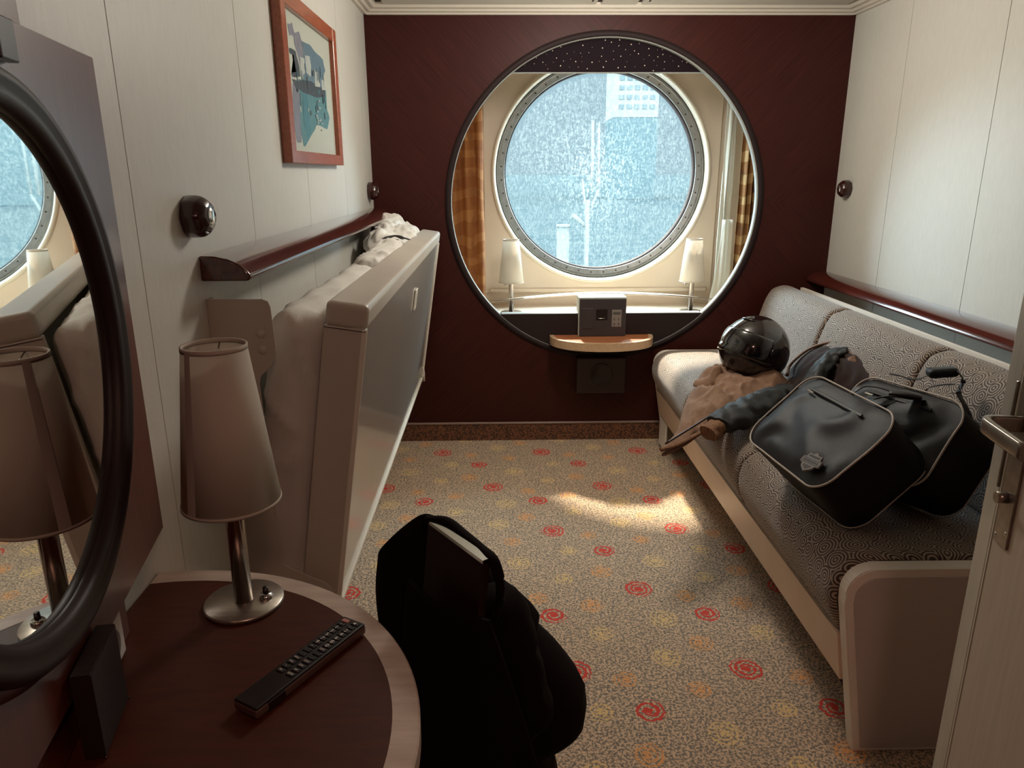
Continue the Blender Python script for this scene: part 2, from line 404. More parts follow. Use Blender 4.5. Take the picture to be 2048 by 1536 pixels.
    def softbox(s, h, r, seg=(16, 16, 16), disp=None, M4=None, mi=0, uvs=0):
        """rounded box with half sizes h, edge radius r; disp(p, n)->Vector moves the skin"""
        bm2 = bmesh.new()
        hx, hy, hz = h
        def face(ax, sg):
            o = [i for i in range(3) if i != ax]; nu, nv = seg[o[0]], seg[o[1]]
            V = []
            for i in range(nu + 1):
                row = []
                for j in range(nv + 1):
                    p = [0, 0, 0]; p[ax] = sg * h[ax]
                    p[o[0]] = h[o[0]] * (2 * i / nu - 1); p[o[1]] = h[o[1]] * (2 * j / nv - 1)
                    row.append(bm2.verts.new(p))
                V.append(row)
            for i in range(nu):
                for j in range(nv): bm2.faces.new([V[i][j], V[i + 1][j], V[i + 1][j + 1], V[i][j + 1]])
        for ax in range(3):
            for sg in (-1, 1): face(ax, sg)
        bmesh.ops.remove_doubles(bm2, verts=bm2.verts, dist=1e-5)
        for v in bm2.verts:
            inner = Vector([max(-(h[k] - r), min(h[k] - r, v.co[k])) for k in range(3)])
            d = v.co - inner
            if d.length > 1e-7: d.normalize(); q = inner + d * r
            else: d = Vector((0, 0, 1)); q = v.co.copy()
            if disp: q = q + disp(q, d)
            v.co = M4 @ q if M4 is not None else q
        bmesh.ops.recalc_face_normals(bm2, faces=bm2.faces)
        for f in bm2.faces: f.smooth = True; f.material_index = mi
        me = bpy.data.meshes.new('tmp'); bm2.to_mesh(me); bm2.free(); s.bm.from_mesh(me); bpy.data.meshes.remove(me)
        return s
    def build(s, name, mats, parent=None, world=True, recalc=True, smooth=None, autosmooth=True):
        if recalc: bmesh.ops.recalc_face_normals(s.bm, faces=s.bm.faces)
        if parent is not None and world:
            inv = wmat(parent).inverted()
            bmesh.ops.transform(s.bm, matrix=inv, verts=s.bm.verts)
        me = bpy.data.meshes.new(name); s.bm.to_mesh(me); s.bm.free()
        for m in (mats if isinstance(mats, (list, tuple)) else [mats]): me.materials.append(m)
        if smooth: me.shade_smooth()
        o = bpy.data.objects.new(name, me); COL.objects.link(o)
        if parent is not None: o.parent = parent
        return o
def nz(x, y, z=0, s=1.0): return noise.noise(Vector((x * s, y * s, z * s)))
def struct(o, name=None): o['kind'] = 'structure'; return o
def smooth_closed(pts, sub=4):
    """Catmull-Rom through a closed loop"""
    n = len(pts); out = []
    for i in range(n):
        p0, p1, p2, p3 = (Vector(pts[(i + k) % n]) for k in (-1, 0, 1, 2))
        for t in range(sub):
            t /= sub
            out.append(.5 * ((2 * p1) + (p2 - p0) * t + (2 * p0 - 5 * p1 + 4 * p2 - p3) * t * t + (3 * p1 - p0 - 3 * p2 + p3) * t ** 3))
    return out
def smooth_open(pts, sub=4):
    P = [Vector(p) for p in pts]; P = [P[0] * 2 - P[1]] + P + [P[-1] * 2 - P[-2]]; out = []
    for i in range(1, len(P) - 2):
        p0, p1, p2, p3 = P[i - 1:i + 3]
        for t in range(sub):
            t /= sub
            out.append(.5 * ((2 * p1) + (p2 - p0) * t + (2 * p0 - 5 * p1 + 4 * p2 - p3) * t * t + (3 * p1 - p0 - 3 * p2 + p3) * t ** 3))
    out.append(P[-2]); return out

# ------------------------------------------------------------------ dimensions (metres)
XL, XR, YB, YF, ZC, ZT = -.621, 1.724, 3.80, -1.05, 2.168, 2.137

# ------------------------------------------------------------------ the shell
# floor with swirl data
def build_floor():
    PX, PY, OX, OY = .513, .887, .217, 2.722
    kinds = [((0, 0), 0, .050, .0165, 1), ((.195, .72), 0, .040, .0165, -1), ((.272, .443), 0, .048, .0165, 1), ((.474, .288), 0, .042, .0165, -1),
             ((.195, -.168), 0, .042, .0165, -1), ((.275, -.447 + .887), 0, .048, .0165, 1)]
    kinds = [((.003, 0), 0, .050, .0170, 1), ((.190, .718), 0, .043, .0185, -1), ((.272, .440), 0, .050, .0170, 1), ((.474, .286), 0, .044, .0185, -1)]
    for q in ((.29, .06, .045), (.108, .18, .040), (.325, .26, .048), (.015, .515, .036), (.372, .627, .048), (.055, .717, .036)): kinds.append(((q[0], q[1]), 2, q[2], .0150, 1))
    for q in ((.41, .127, .040), (.095, .343, .040), (.43, .39, .036), (.155, .558, .042), (.35, .797, .036), (.147, .845, .036)): kinds.append(((q[0], q[1]), 1, q[2], .0150, -1))
    C = []
    for i in range(-4, 6):
        for j in range(-6, 3):
            for (dx, dy), k, r, pit, hd in kinds:
                x, y = OX + i * PX + dx, OY + j * PY + dy
                if -.8 < x < 1.9 and -1.2 < y < 3.95: C.append((x, y, k, r, pit, hd, random.uniform(0, 6.28)))
    st = .02; nx = int((XR - XL) / st) + 1; ny = int((YB - YF) / st) + 1
    me = bpy.data.meshes.new('floor')
    vs = [(XL + (XR - XL) * i / nx, YF + (YB - YF) * j / ny, 0) for i in range(nx + 1) for j in range(ny + 1)]
    fs = [(i * (ny + 1) + j, (i + 1) * (ny + 1) + j, (i + 1) * (ny + 1) + j + 1, i * (ny + 1) + j + 1) for i in range(nx) for j in range(ny)]
    me.from_pydata(vs, [], fs)
    at = me.attributes.new('swirl', 'FLOAT_VECTOR', 'CORNER'); ai = me.attributes.new('swirl_info', 'FLOAT_VECTOR', 'CORNER')
    D1, D2 = [], []
    for p in me.polygons:
        c = p.center; best = min(C, key=lambda q: (q[0] - c.x) ** 2 + (q[1] - c.y) ** 2)
        x0, y0, k, r, pit, hd, ro = best
        for vi in p.vertices:
            dx, dy = vs[vi][0] - x0, vs[vi][1] - y0
            D1 += [dx * cos(ro) - dy * sin(ro), dx * sin(ro) + dy * cos(ro), r]; D2 += [k, pit, hd]
    at.data.foreach_set('vector', D1); ai.data.foreach_set('vector', D2)
    me.materials.append(M['carpet'])
    o = bpy.data.objects.new('floor', me); COL.objects.link(o); struct(o)
    b = MB().box(XL - .1, XR + .1, YF - .1, YB + .02, -.06, -.002).build('floor_slab', M['dark_gap'], o)
build_floor()

# left and right walls, joints as grooves in the mesh of the wall
def side_wall(name, x, sgn, seams):
    b = MB(); ys = [YF] + sorted(seams) + [YB + .03]; g = .0014
    for a, c in zip(ys, ys[1:]):
        b.box(min(x, x + sgn * .03), max(x, x + sgn * .03), a + g, c - g, 0, 2.3)
    b.box(min(x + sgn * .026, x + sgn * .05), max(x + sgn * .026, x + sgn * .05), YF, YB + .03, 0, 2.3, mi=1)
    return struct(b.build(name, [M['panel_wall'], M['seam']]))
side_wall('wall_left', XL, -1, [-.55, .07, .69, 1.295, 1.92, 2.51, 3.13, 3.60])
side_wall('wall_right', XR, 1, [-.46, .165, .79, 1.41, 2.035, 2.657, 3.284])
struct(MB().box(XL - .05, XR + .05, YF - .05, YF, 0, 2.3).build('wall_front', M['backwall']))

# back wall with round opening
CX, CZ, R1, R0 = .548, 1.266, .808, .779
ZL = .703                                     # ledge of the opening
def plate_hole(b, x0, x1, z0, z1, cx, cz, r, y0, y1, mi=0, n=96):
    angs = [2 * pi * i / n for i in range(n)] + [atan2(zz - cz, xx - cx) % (2 * pi) for xx in (x0, x1) for zz in (z0, z1)]
    angs = sorted(set(round(a, 6) for a in angs)); inn, out = [], []
    for a in angs:
        dx, dz = cos(a), sin(a)
        t = min([(x1 - cx) / dx if dx > 1e-9 else 1e9, (x0 - cx) / dx if dx < -1e-9 else 1e9, (z1 - cz) / dz if dz > 1e-9 else 1e9, (z0 - cz) / dz if dz < -1e-9 else 1e9])
        inn.append((cx + r * dx, cz + r * dz)); out.append((cx + t * dx, cz + t * dz))
    k = len(angs)
    vv = {}
    for nm, L in (('i', inn), ('o', out)):
        for yi, y in enumerate((y0, y1)): vv[nm, yi] = [b.bm.verts.new((p[0], y, p[1])) for p in L]
    for i in range(k):
        j = (i + 1) % k
        for q in ((vv['i', 0][i], vv['o', 0][i], vv['o', 0][j], vv['i', 0][j]), (vv['i', 1][i], vv['i', 1][j], vv['o', 1][j], vv['o', 1][i]),
                  (vv['i', 0][i], vv['i', 0][j], vv['i', 1][j], vv['i', 1][i]), (vv['o', 0][i], vv['o', 1][i], vv['o', 1][j], vv['o', 0][j])):
            f = b.bm.faces.new(q); f.material_index = mi
    return b
wb = plate_hole(MB(), XL, XR, 0, 2.3, CX, CZ, R1 - .012, YB, YB + .035).build('wall_back', M['backwall']); struct(wb)
# opening trim: dark ring, pale lining, dark ledge panel
tr = MB().lathe([(R0, YB - .006), (R1, YB - .006), (R1, YB + .002), (R0, YB + .002)], 'y', (CX, 0, CZ), 128, closed=True).build('trim_1', M['ring_dark']); struct(tr)
MB().lathe([(R0 - .0015, YB - .006), (R0 + .008, YB - .004), (R0 + .008, YB + .042), (R0 - .0015, YB + .042)], 'y', (CX, 0, CZ), 128, closed=True).build('lining', M['ring_lining'], tr)
a0 = math.asin((ZL - CZ) / (R0 - .001)); seg = [(CX + (R0 - .001) * cos(a), CZ + (R0 - .001) * sin(a)) for a in [(-pi - a0) + (2 * a0 + pi) * i / 40 for i in range(41)]]
MB().prism(seg, YB - .004, YB + .04, 'y').build('ledge_panel', M['ring_dark'], tr)
w2 = sqrt(R0 ** 2 - (CZ - ZL) ** 2)
MB().box(CX - w2 + .01, CX + w2 - .01, YB - .002, YB + .045, ZL - .001, ZL + .004, .001, 1).build('ledge_edge', M['ring_lining'], tr)

# carpet upstand and cap along the back wall
sk = MB().box(XL, XR, YB - .012, YB, 0, .094).build('baseboard_back', M['carpet_skirt']); struct(sk)
MB().box(XL, XR, YB - .016, YB, .094, .104, .002, 1).build('baseboard_cap', M['skirt_cap'], sk)

# ceiling with panels and cornices
cl = MB().box(XL - .05, XR + .05, YF, YB + .03, ZC + .012, ZC + .10).build('ceiling', M['dark_gap']); struct(cl)
pb = MB()
for x0, x1 in ((XL + .105, .468), (.49, .655), (.677, XR - .085)):
    pb.box(x0, x1, YF + .02, YB - .075, ZC, ZC + .014, .004, 2)
pb.build('ceiling_panel', M['ceiling'], cl)
tb = MB()
for x0, x1 in ((.440, .447), (.700, .707)): tb.box(x0, x1, YF + .02, YB - .14, ZC - .0015, ZC + .002)
tb.build('air_slot', M['dark_gap'], cl)
def cornice(name, axis, sg):
    prof = [(0, ZT), (.016, ZT), (.020, ZT + .008), (.034, ZT + .010), (.040, ZT + .020), (.058, ZT + .022), (.070, ZC + .012), (.0, ZC + .06)]
    b = MB()
    if axis == 'x': b.prism([(YB - d, z) for d, z in prof], XL, XR, 'x')
    elif sg < 0: b.prism([(XL + d, z) for d, z in prof], YF, YB, 'y')
    else: b.prism([(XR - d, z) for d, z in prof], YF, YB, 'y')
    return struct(b.build(name, M['cream_trim']))
cornice('trim_2', 'x', 0); cornice('trim_3', 'y', -1); cornice('trim_4', 'y', 1)
fx = empty('fill_light_bezel', (.25, -.45, ZC), 'small round bezel of the added fill light over the cabin entrance, behind the viewer', 'ceiling light')  # unseen rim added to dress the entry fill lamp
MB().lathe([(.11, ZC - .012), (.125, ZC - .012), (.125, ZC), (.11, ZC)], 'z', (.25, -.45, 0), 32, closed=True).build('bezel', M['steel'], fx)

fy = empty('fill_light_bezel', (.48, 2.82, ZC), 'round metal bezel of the added fill light over the middle of the cabin floor', 'ceiling light')  # rim added above the cabin fill lamp, outside the frame
MB().lathe([(.15, ZC - .016), (.165, ZC - .016), (.170, ZC), (.15, ZC)], 'z', (.48, 2.82, 0), 40, closed=True).build('bezel', M['steel'], fy)
# ------------------------------------------------------------------ window niche
YH = 4.72; NX0, NX1, ZS = -.52, 1.66, .590
WX, WZ = .652, 1.418
struct(MB().box(NX0 - .03, NX0, YB + .035, 4.9, .5, 2.22).box(NX0 - .03, NX0, YB + .035, 4.9, .0, .5).build('wall_niche_left', M['niche']))
struct(MB().box(NX1, NX1 + .03, YB + .035, 4.9, 0, 2.22).build('wall_niche_right', M['niche']))
struct(MB().box(NX0 - .03, NX1 + .03, YB + .035, 4.9, ZS - .03, ZS).build('floor_niche_sill', M['niche']))
struct(MB().box(NX0 - .03, NX1 + .03, YB + .035, 4.9, 2.20, 2.24).build('ceiling_niche', M['niche']))
wo = MB(); plate_hole(wo, NX0 - .03, NX1 + .03, .0, 2.24, WX, WZ, .66, YH + .03, YH + .16); struct(wo.build('wall_outer', M['niche']))
hp = plate_hole(MB(), -.078, 1.387, .675, 2.20, WX, WZ, .664, YH, YH + .03).build('wall_window_panel', M['niche']); struct(hp)
MB().box(-.05, 1.36, YH - .012, YH, .675, .70, .006, 2).build('lip', M['niche'], hp)
win = MB().lathe([(.655, YH + .05), (.658, YH + .005), (.664, YH - .018), (.674, YH - .024), (.684, YH - .014), (.687, YH + .002), (.687, YH + .01), (.66, YH + .06)], 'y', (WX, 0, WZ), 128, closed=True).build('window_1', M['white_trim']); struct(win)
MB().lathe([(.603, YH + .062), (.603, YH + .050), (.606, YH + .046), (.636, YH + .046), (.640, YH + .040), (.650, YH + .034), (.656, YH + .06), (.656, YH + .13), (.603, YH + .13)], 'y', (WX, 0, WZ), 128, closed=True).build('window_frame', M['flange'], win)
MB().lathe([(.596, YH + .06), (.604, YH + .058), (.604, YH + .125), (.596, YH + .125)], 'y', (WX, 0, WZ), 128, closed=True).build('window_gasket', M['dark_gap'], win)
MB().lathe([(.640, YH + .0455), (.6415, YH + .038), (.643, YH + .0455)], 'y', (WX, 0, WZ), 128).build('flange_groove', M['dark_gap'], win)
NBOLT = 48
b0 = None
for i in range(NBOLT):
    a = 2 * pi * (i + .5) / NBOLT; p = (WX + .6225 * cos(a), 0, WZ + .6225 * sin(a))
    if b0 is None:
        b0 = MB().lathe([(.0001, -.004), (.0035, -.0035), (.0052, 0), (.0052, .001)], 'y', (0, 0, 0), 12).build('bolt', M['bolt'], win, world=False); b = b0
    else: b = b0.copy(); COL.objects.link(b)
    b.location = (p[0], YH + .046, p[2])
MB().disc(.602, 'y', (WX, YH + .095, WZ), 96).build('window_pane', M['glass'], win)

# daylight portal for the sampler, just outside the pane
pd = bpy.data.lights.new('porthole_portal', 'AREA'); pd.shape = 'DISK'; pd.size = 1.22; pd.cycles.is_portal = True
po = bpy.data.objects.new('porthole_portal', pd); COL.objects.link(po); po.location = (WX, YH + .2, WZ); po.rotation_euler = (radians(-90), 0, 0)

# ------------------------------------------------------------------ starry valance behind the opening
vl = empty('starry_valance', (CX, YB + .06, 1.9), 'dark plum window valance sprinkled with pale stars, at the top of the round opening', 'valance')
MB().box(-.35, 1.45, YB + .053, YB + .066, 1.889, 1.894, .001, 1).build('hem_bar', M['ring_lining'], vl)
stars = [(0.534, 2.038), (0.604, 2.039), (0.564, 2.029), (0.387, 2.03), (0.425, 2.015), (0.318, 2.008), (0.471, 2.006), (0.521, 2.003), (0.601, 2.013), (0.661, 2.019), (0.7, 2.023), (0.714, 2.037), (0.748, 2.0), (0.797, 2.007), (0.814, 1.997), (0.79, 1.994), (0.634, 1.996), (0.213, 1.984), (0.248, 1.975), (0.349, 1.978), (0.278, 1.991), (0.382, 1.986), (0.455, 1.982), (0.518, 1.966), (0.658, 1.973), (0.698, 1.977), (0.818, 1.974), (0.855, 1.967), (0.199, 1.959), (0.298, 1.958), (0.367, 1.953), (0.332, 1.945), (0.392, 1.942), (0.422, 1.942), (0.472, 1.939), (0.541, 1.943), (0.507, 1.943), (0.578, 1.952), (0.612, 1.966), (0.725, 1.952), (0.775, 1.947), (0.828, 1.941), (0.869, 1.945), (0.915, 1.943), (0.938, 1.938), (0.143, 1.925), (0.189, 1.932), (0.231, 1.939), (0.246, 1.927), (0.256, 1.909), (0.318, 1.923), (0.362, 1.917), (0.405, 1.917), (0.449, 1.91), (0.528, 1.917), (0.601, 1.914), (0.635, 1.918), (0.683, 1.919), (0.731, 1.924), (0.775, 1.901), (0.791, 1.924), (0.828, 1.908), (0.898, 1.921), (0.49, 2.055), (0.575, 1.989), (0.678, 1.99), (0.422, 1.963), (0.415, 1.98), (0.153, 1.947), (0.282, 1.939), (0.751, 1.97), (0.794, 1.963), (0.643, 1.941)]
big = {0, 1, 4, 7, 9, 12, 17, 25, 32, 34, 50, 54, 55, 58, 62}
sb = MB().box(-.35, 1.45, YB + .055, YB + .063, 1.894, 2.19, .002, 1)
for i, (x, z) in enumerate(stars): sb.lathe([(.0001, YB + .0525), ((.0030 if i in big else .0014 + .0006 * (i % 3)), YB + .0545)], 'y', (x, 0, z), 8, mi=1)
sb.build('starry_cloth', [M['valance'], M['star']], vl)

# ------------------------------------------------------------------ curtains in the niche
def curtain(name, x0, x1, y, z0, z1, folds, depth, mats, label, edge=None, thin=.002, seed=0):
    b = MB(); nu, nv = folds * 12 + 1, 30
    def P(i, j):
        u = i / (nu - 1); v = j / (nv - 1)
        x = x0 + (x1 - x0) * u; ph = u * folds * 2 * pi
        return Vector((x + .012 * nz(u * 6, v * 3, seed), y + depth * (.7 + .3 * nz(u * 5, v * 2, seed + 3)) * sin(ph + .8 * nz(u * 3, v * 2.5, seed)) + .01 * sin(ph * .5 + v * 3), z0 + (z1 - z0) * v))
    uvf = lambda i, j: (i / (nu - 1) * (x1 - x0) * 2.2, j / (nv - 1) * (z1 - z0))
    b.grid(P, nu, nv, uvfn=uvf)
    o = b.build(name, mats, None, recalc=False)
    md = o.modifiers.new('thickness', 'SOLIDIFY'); md.thickness = thin
    return tag(o, label, 'curtain')
curtain('curtain', -.40, -.076, 4.52, ZS + .02, 2.12, 4, .030, M['curtain'], 'rust-orange curtain drawn to the left side of the round window niche', seed=1)
curtain('curtain', 1.452, 1.64, 4.48, ZS + .02, 2.12, 5, .034, M['curtain2'], 'gold and brown patterned curtain at the right side of the window niche', seed=5)
curtain('sheer_curtain', 1.370, 1.430, 4.56, ZS + .01, 2.12, 2, .014, M['sheer'], 'narrow off-white curtain lining beside the patterned curtain right of the porthole', seed=9)
# skirt of the sheer that spreads towards the sill
bb = MB()
def Psk(i, j):
    u, v = i / 12, j / 14
    xl = 1.37 - .07 * (1 - v) ** 2
    return Vector((xl + (1.43 - xl) * u, 4.50 + .012 * sin(u * 9 + v * 2) - .03 * (1 - v), ZS + .004 + v * .55))
bb.grid(Psk, 13, 15)
so = bb.build('curtain_lining', M['sheer'], None, recalc=False); so.modifiers.new('t', 'SOLIDIFY').thickness = .002
tag(so, 'flared lower corner of white lining cloth touching the niche sill at right', 'curtain')

# ------------------------------------------------------------------ table lamps
def make_lamp(label, kn=0):
    r = empty('table_lamp', (0, 0, 0), label, 'table lamp', 'table lamps with white tapered shades')
    MB().lathe([(.0001, .007), (.0625, .007), (.0645, .005), (.0645, .0), (.0001, 0)], 'z', n=64).build('base', M['steel_plate'], r, world=False)
    MB().lathe([(.0001, .40), (.0150, .40), (.0150, .007), (.0001, .007)], 'z', n=40).build('pole', M['steel'], r, world=False)
    sw = MB().lathe([(.0001, .016), (.009, .015), (.0115, .011), (.0115, .007)], 'z', (.036, .004, 0), n=24).build('switch', M['chrome'], r, world=False)
    MB().lathe([(.0001, .027), (.0045, .027), (.005, .015), (.0055, .010)], 'z', (.036, .004, 0), n=16).build('switch_button', M['black_plastic'], sw, world=False)
    zt, zb, rt, rb_ = .445, .187, .0475, .0765
    sh = MB().lathe([(rb_, zb), (rt, zt), (rt - .0012, zt), (rb_ - .0012, zb)], 'z', n=72, closed=True).build('lamp_shade', M['shade'], r, world=False)
    MB().lathe([(rt - .002, zt - .006), (rt + .0012, zt - .006), (rt + .0010, zt + .001), (rt - .002, zt + .001)], 'z', n=72, closed=True).build('top_rim', M['shade_rim'], sh, world=False)
    MB().lathe([(rb_ - .002, zb), (rb_ + .0008, zb), (rb_ + .0002, zb + .005), (rb_ - .002, zb + .005)], 'z', n=72, closed=True).build('bottom_rim', M['shade_rim'], sh, world=False)
    sp = MB()
    for a in (radians(100), radians(220), radians(340)): sp.cyl((0, 0, zt - .02), ((rt - .002) * cos(a), (rt - .002) * sin(a), zt - .006), .0012, 6)
    sp.cyl((0, 0, .40), (0, 0, zt - .018), .004, 8)
    sp.build('shade_carrier', M['steel'], r, world=False)
    # overlapping seam of the shade cloth
    se = MB(); a_ = radians(240)
    def Pse(i, j):
        a = a_ + (i - 2) * .06; v = j / 6; rr = rb_ + (rt - rb_) * v + .0007
        return Vector((rr * cos(a), rr * sin(a), zb + (zt - zb) * v))
    se.grid(Pse, 5, 7); se.build('shade_seam', M['shade_seam'], sh, world=False, recalc=False)
    return r
def copy_tree(o, parent=None):
    c = o.copy(); COL.objects.link(c); c.parent = parent
    for ch in o.children: copy_tree(ch, c)
    return c
lamp = make_lamp('steel table lamp with tall white shade on the round bedside table, beside the mirror')
lampL = copy_tree(lamp); lampR = copy_tree(lamp)
lamp.location = (-.431, 1.087, .7255); lamp.rotation_euler = (0, 0, radians(0))
lampL.location = (.0845, 4.45, ZS + .0005); lampL['label'] = 'steel lamp with white shade standing left of the porthole in the niche'
lampR.location = (1.193, 4.45, ZS + .0005); lampR['label'] = 'steel lamp with white shade standing right of the porthole, before the curtain'
lampL.rotation_euler = (0, 0, 2.2); lampR.rotation_euler = (0, 0, 2.0)
for q in (lampL, lampR):
    MB().lathe([(.0001, 0), (.0045, 0), (.0045, .010), (.0065, .012), (.0065, .018), (.0001, .018)], 'y', (0, 0, 0), 12).build('pole_screw', M['black_plastic'], q, world=False)
    q.children[-1].location = (0, 0, .165); q.children[-1].rotation_euler = (0, 0, pi - q.rotation_euler.z); 
# arched metal rail on the sill
ra = empty('arched_rail', (.62, 4.30, ZS), 'thin bowed metal rail with white shelf spanning the niche above the sill', 'rail')
arc = [(-.047 + 1.342 * t, 4.30 + .0 * sin(pi * t), .684 + .008 * t + .038 * sin(pi * t)) for t in [i / 30 for i in range(31)]]
MB().tube(arc, .0035, 8).build('rail_bar', M['steel'], ra)
def Ptr(i, j):
    t = .07 + .86 * i / 24; p = arc[0][0] + 1.342 * t; w = sin(pi * (i / 24)) ** .6
    return Vector((p, 4.304 + .055 * w * j, .688 + .008 * t + .038 * sin(pi * t) + .002))
bt = MB(); bt.grid(Ptr, 25, 2); ot = bt.build('shelf_strip', M['white_trim'], ra, recalc=False); ot.modifiers.new('t', 'SOLIDIFY').thickness = .003
MB().cyl((.615, 4.30, ZS), (.615, 4.30, .722), .004, 10).build('post', M['steel'], ra)

# ------------------------------------------------------------------ electronic safe over the ledge
sf = empty('electronic_safe', (.548, 3.755, .59), 'dark grey box with a small keypad panel, on the half-round shelf under the porthole', 'safe')
prof = [(3.758, .5915), (3.7865, .5915), (3.7865, .7085), (3.86, .7085), (3.86, .796), (3.758, .796)]
MB().prism(prof, .423, .672, 'x').build('casing', M['safe_edge'], sf)
MB().box(.4275, .671, 3.752, 3.758, .5915, .789, .002, 1).build('front_plate', M['safe'], sf)
MB().box(.440, .498, 3.750, 3.753, .632, .740, .0015, 1).build('door_panel', M['display'], sf).active_material = M['safe']
hd = MB().box(.514, .574, 3.7508, 3.7525, .678, .736, .001, 1).build('recess_plate', M['black_plastic'], sf)
MB().tube([(.522, 3.751, .690), (.530, 3.746, .688), (.556, 3.746, .688), (.564, 3.751, .690)], .0016, 8).build('pull_bar', M['chrome'], hd)
kp = MB().box(.597, .6475, 3.7495, 3.7525, .642, .732, .001, 1).box(.604, .618, 3.749, 3.7496, .6905, .6925, mi=1).box(.627, .641, 3.749, 3.7496, .6905, .6925, mi=1).box(.604, .618, 3.749, 3.7496, .6490, .6505, mi=1).box(.627, .641, 3.749, 3.7496, .6490, .6505, mi=1).build('keypad', [M['keypad'], M['display']], sf)
MB().box(.603, .642, 3.7488, 3.7497, .706, .722, .0005, 1).build('display', M['display'], kp)
for kx in (.6105, .6335):
    for kz in (.6815, .6585):
        k_ = MB().lathe([(.0001, 3.7470), (.0030, 3.7472), (.0050, 3.7495)], 'y', (kx, 0, kz), 16).build('button', M['display'], kp)
MB().lathe([(.0001, 3.7500), (.0022, 3.7502), (.0025, 3.752)], 'y', (.438, 0, .634), 10).build('lock_screw', M['steel'], sf)

# half round shelf
hs = empty('half_round_shelf', (CX, YB, .56), 'small half-round wall shelf with pale beech rim below the window opening', 'shelf')
def half(rx, ry, y0, n=40): return [(CX - rx * cos(pi * i / n), y0 - ry * (abs(sin(pi * i / n)) ** .86)) for i in range(n + 1)]
o_, i_ = half(.272, .210, YB - .0165), half(.250, .190, YB - .0165)
o_ = [(o_[0][0], YB)] + o_ + [(o_[-1][0], YB)]; i_ = [(i_[0][0], YB)] + i_ + [(i_[-1][0], YB)]
rb = MB(); zt_, zb_ = .5915, .549
va = [[rb.bm.verts.new((p[0], p[1], z)) for p in L] for L, z in ((o_, zb_), (o_, zt_), (i_, zt_), (i_, zb_))]
for k in range(4):
    A, B = va[k], va[(k + 1) % 4]
    for q in range(len(A) - 1):
        f = rb.bm.faces.new([A[q], A[q + 1], B[q + 1], B[q]]); f.smooth = False
rb.bm.faces.new([va[k][0] for k in range(4)]); rb.bm.faces.new([va[k][-1] for k in (3, 2, 1, 0)])
rb.build('rim', M['shelf_rim'], hs)
MB().prism(i_, .552, .5905, 'z').build('shelf_top', M['shelf_top'], hs)
# dark wall box with round disc under the shelf
sp_ = empty('wall_box', (.545, YB, .38), 'dark brown square wall box with a round disc on its front, beneath the half-round shelf', 'wall box')
MB().box(.418, .680, 3.735, YB, .281, .476, .006, 2).build('housing', M['speaker'], sp_)
MB().lathe([(.0001, 3.7345), (.050, 3.7345), (.052, 3.731), (.056, 3.729), (.060, 3.731), (.062, 3.7355)], 'y', (.549, 0, .388), 48).build('round_disc', M['speaker'], sp_)
lt = empty('shelf_latch', (.55, YB, .51), 'tiny black catch with a pale line between the shelf and the dark wall box', 'latch')
MB().box(.520, .585, 3.765, YB, .495, .522, .003, 2).build('catch_body', M['black_plastic'], lt)
MB().box(.535, .575, 3.7635, 3.766, .509, .511).build('pale_strip', M['steel'], lt)

# ------------------------------------------------------------------ wall rails
def rail(name, x, sg, y0, y1, ztop, label):
    P = [(0, 0), (.030, -.001), (.058, -.007), (.080, -.017), (.095, -.029), (.1035, -.041), (.1025, -.049), (.095, -.053), (.0, -.053)]
    b = MB(); b.prism([(x + sg * a, ztop + z) for a, z in P], y0, y1, 'y')
    o = b.build(name, M['rail_wood']); 
    m_ = o.modifiers.new('round', 'BEVEL'); m_.width = .004; m_.segments = 3; m_.limit_method = 'ANGLE'; m_.angle_limit = radians(25)
    for p in o.data.polygons: p.use_smooth = True
    o.data.set_sharp_from_angle(angle=radians(40))
    return tag(o, label, 'wall rail', 'polished mahogany wall rails')
rail('wall_rail', XL, 1, 1.542, YB, 1.256, 'polished dark mahogany rail on the left wall above the folded bunk')
rail('wall_rail', XR, -1, .9, YB, .921, 'polished dark mahogany rail on the right wall above the sofa back')

# ------------------------------------------------------------------ round brown knobs on the walls
def knob(x, y, z, sg, label):
    r = empty('wall_boss', (x, y, z), label, 'wall boss', 'brown faceted bosses on the side walls')
    b = MB()
    prof = [(.0001, .050), (.018, .050), (.030, .047), (.040, .036), (.043, .024), (.043, .0), (.0001, 0)]
    b.lathe([(rr, sg * h) for rr, h in prof], 'x', (x, y, z), 8)
    o = b.build('knob_body', M['knob'], r)
    for p in o.data.polygons: p.use_smooth = False
    md = o.modifiers.new('b', 'BEVEL'); md.width = .006; md.segments = 3; md.limit_method = 'ANGLE'; md.angle_limit = radians(12)
    for p in o.data.polygons: p.use_smooth = True
    MB().lathe([(.0001, sg * .053), (.014, sg * .053), (.018, sg * .050)], 'x', (x, y, z), 24).build('knob_disc', M['chrome'], r)
    return r
knob(XL, 1.510, 1.338, 1, 'dark brown faceted knob with shiny disc above the near end of the left rail')
knob(XL, 3.66, 1.338, 1, 'dark brown faceted knob high in the far left corner by the wood wall')
knob(XR, 3.66, 1.340, -1, 'dark brown faceted knob on the right wall near the wood wall')

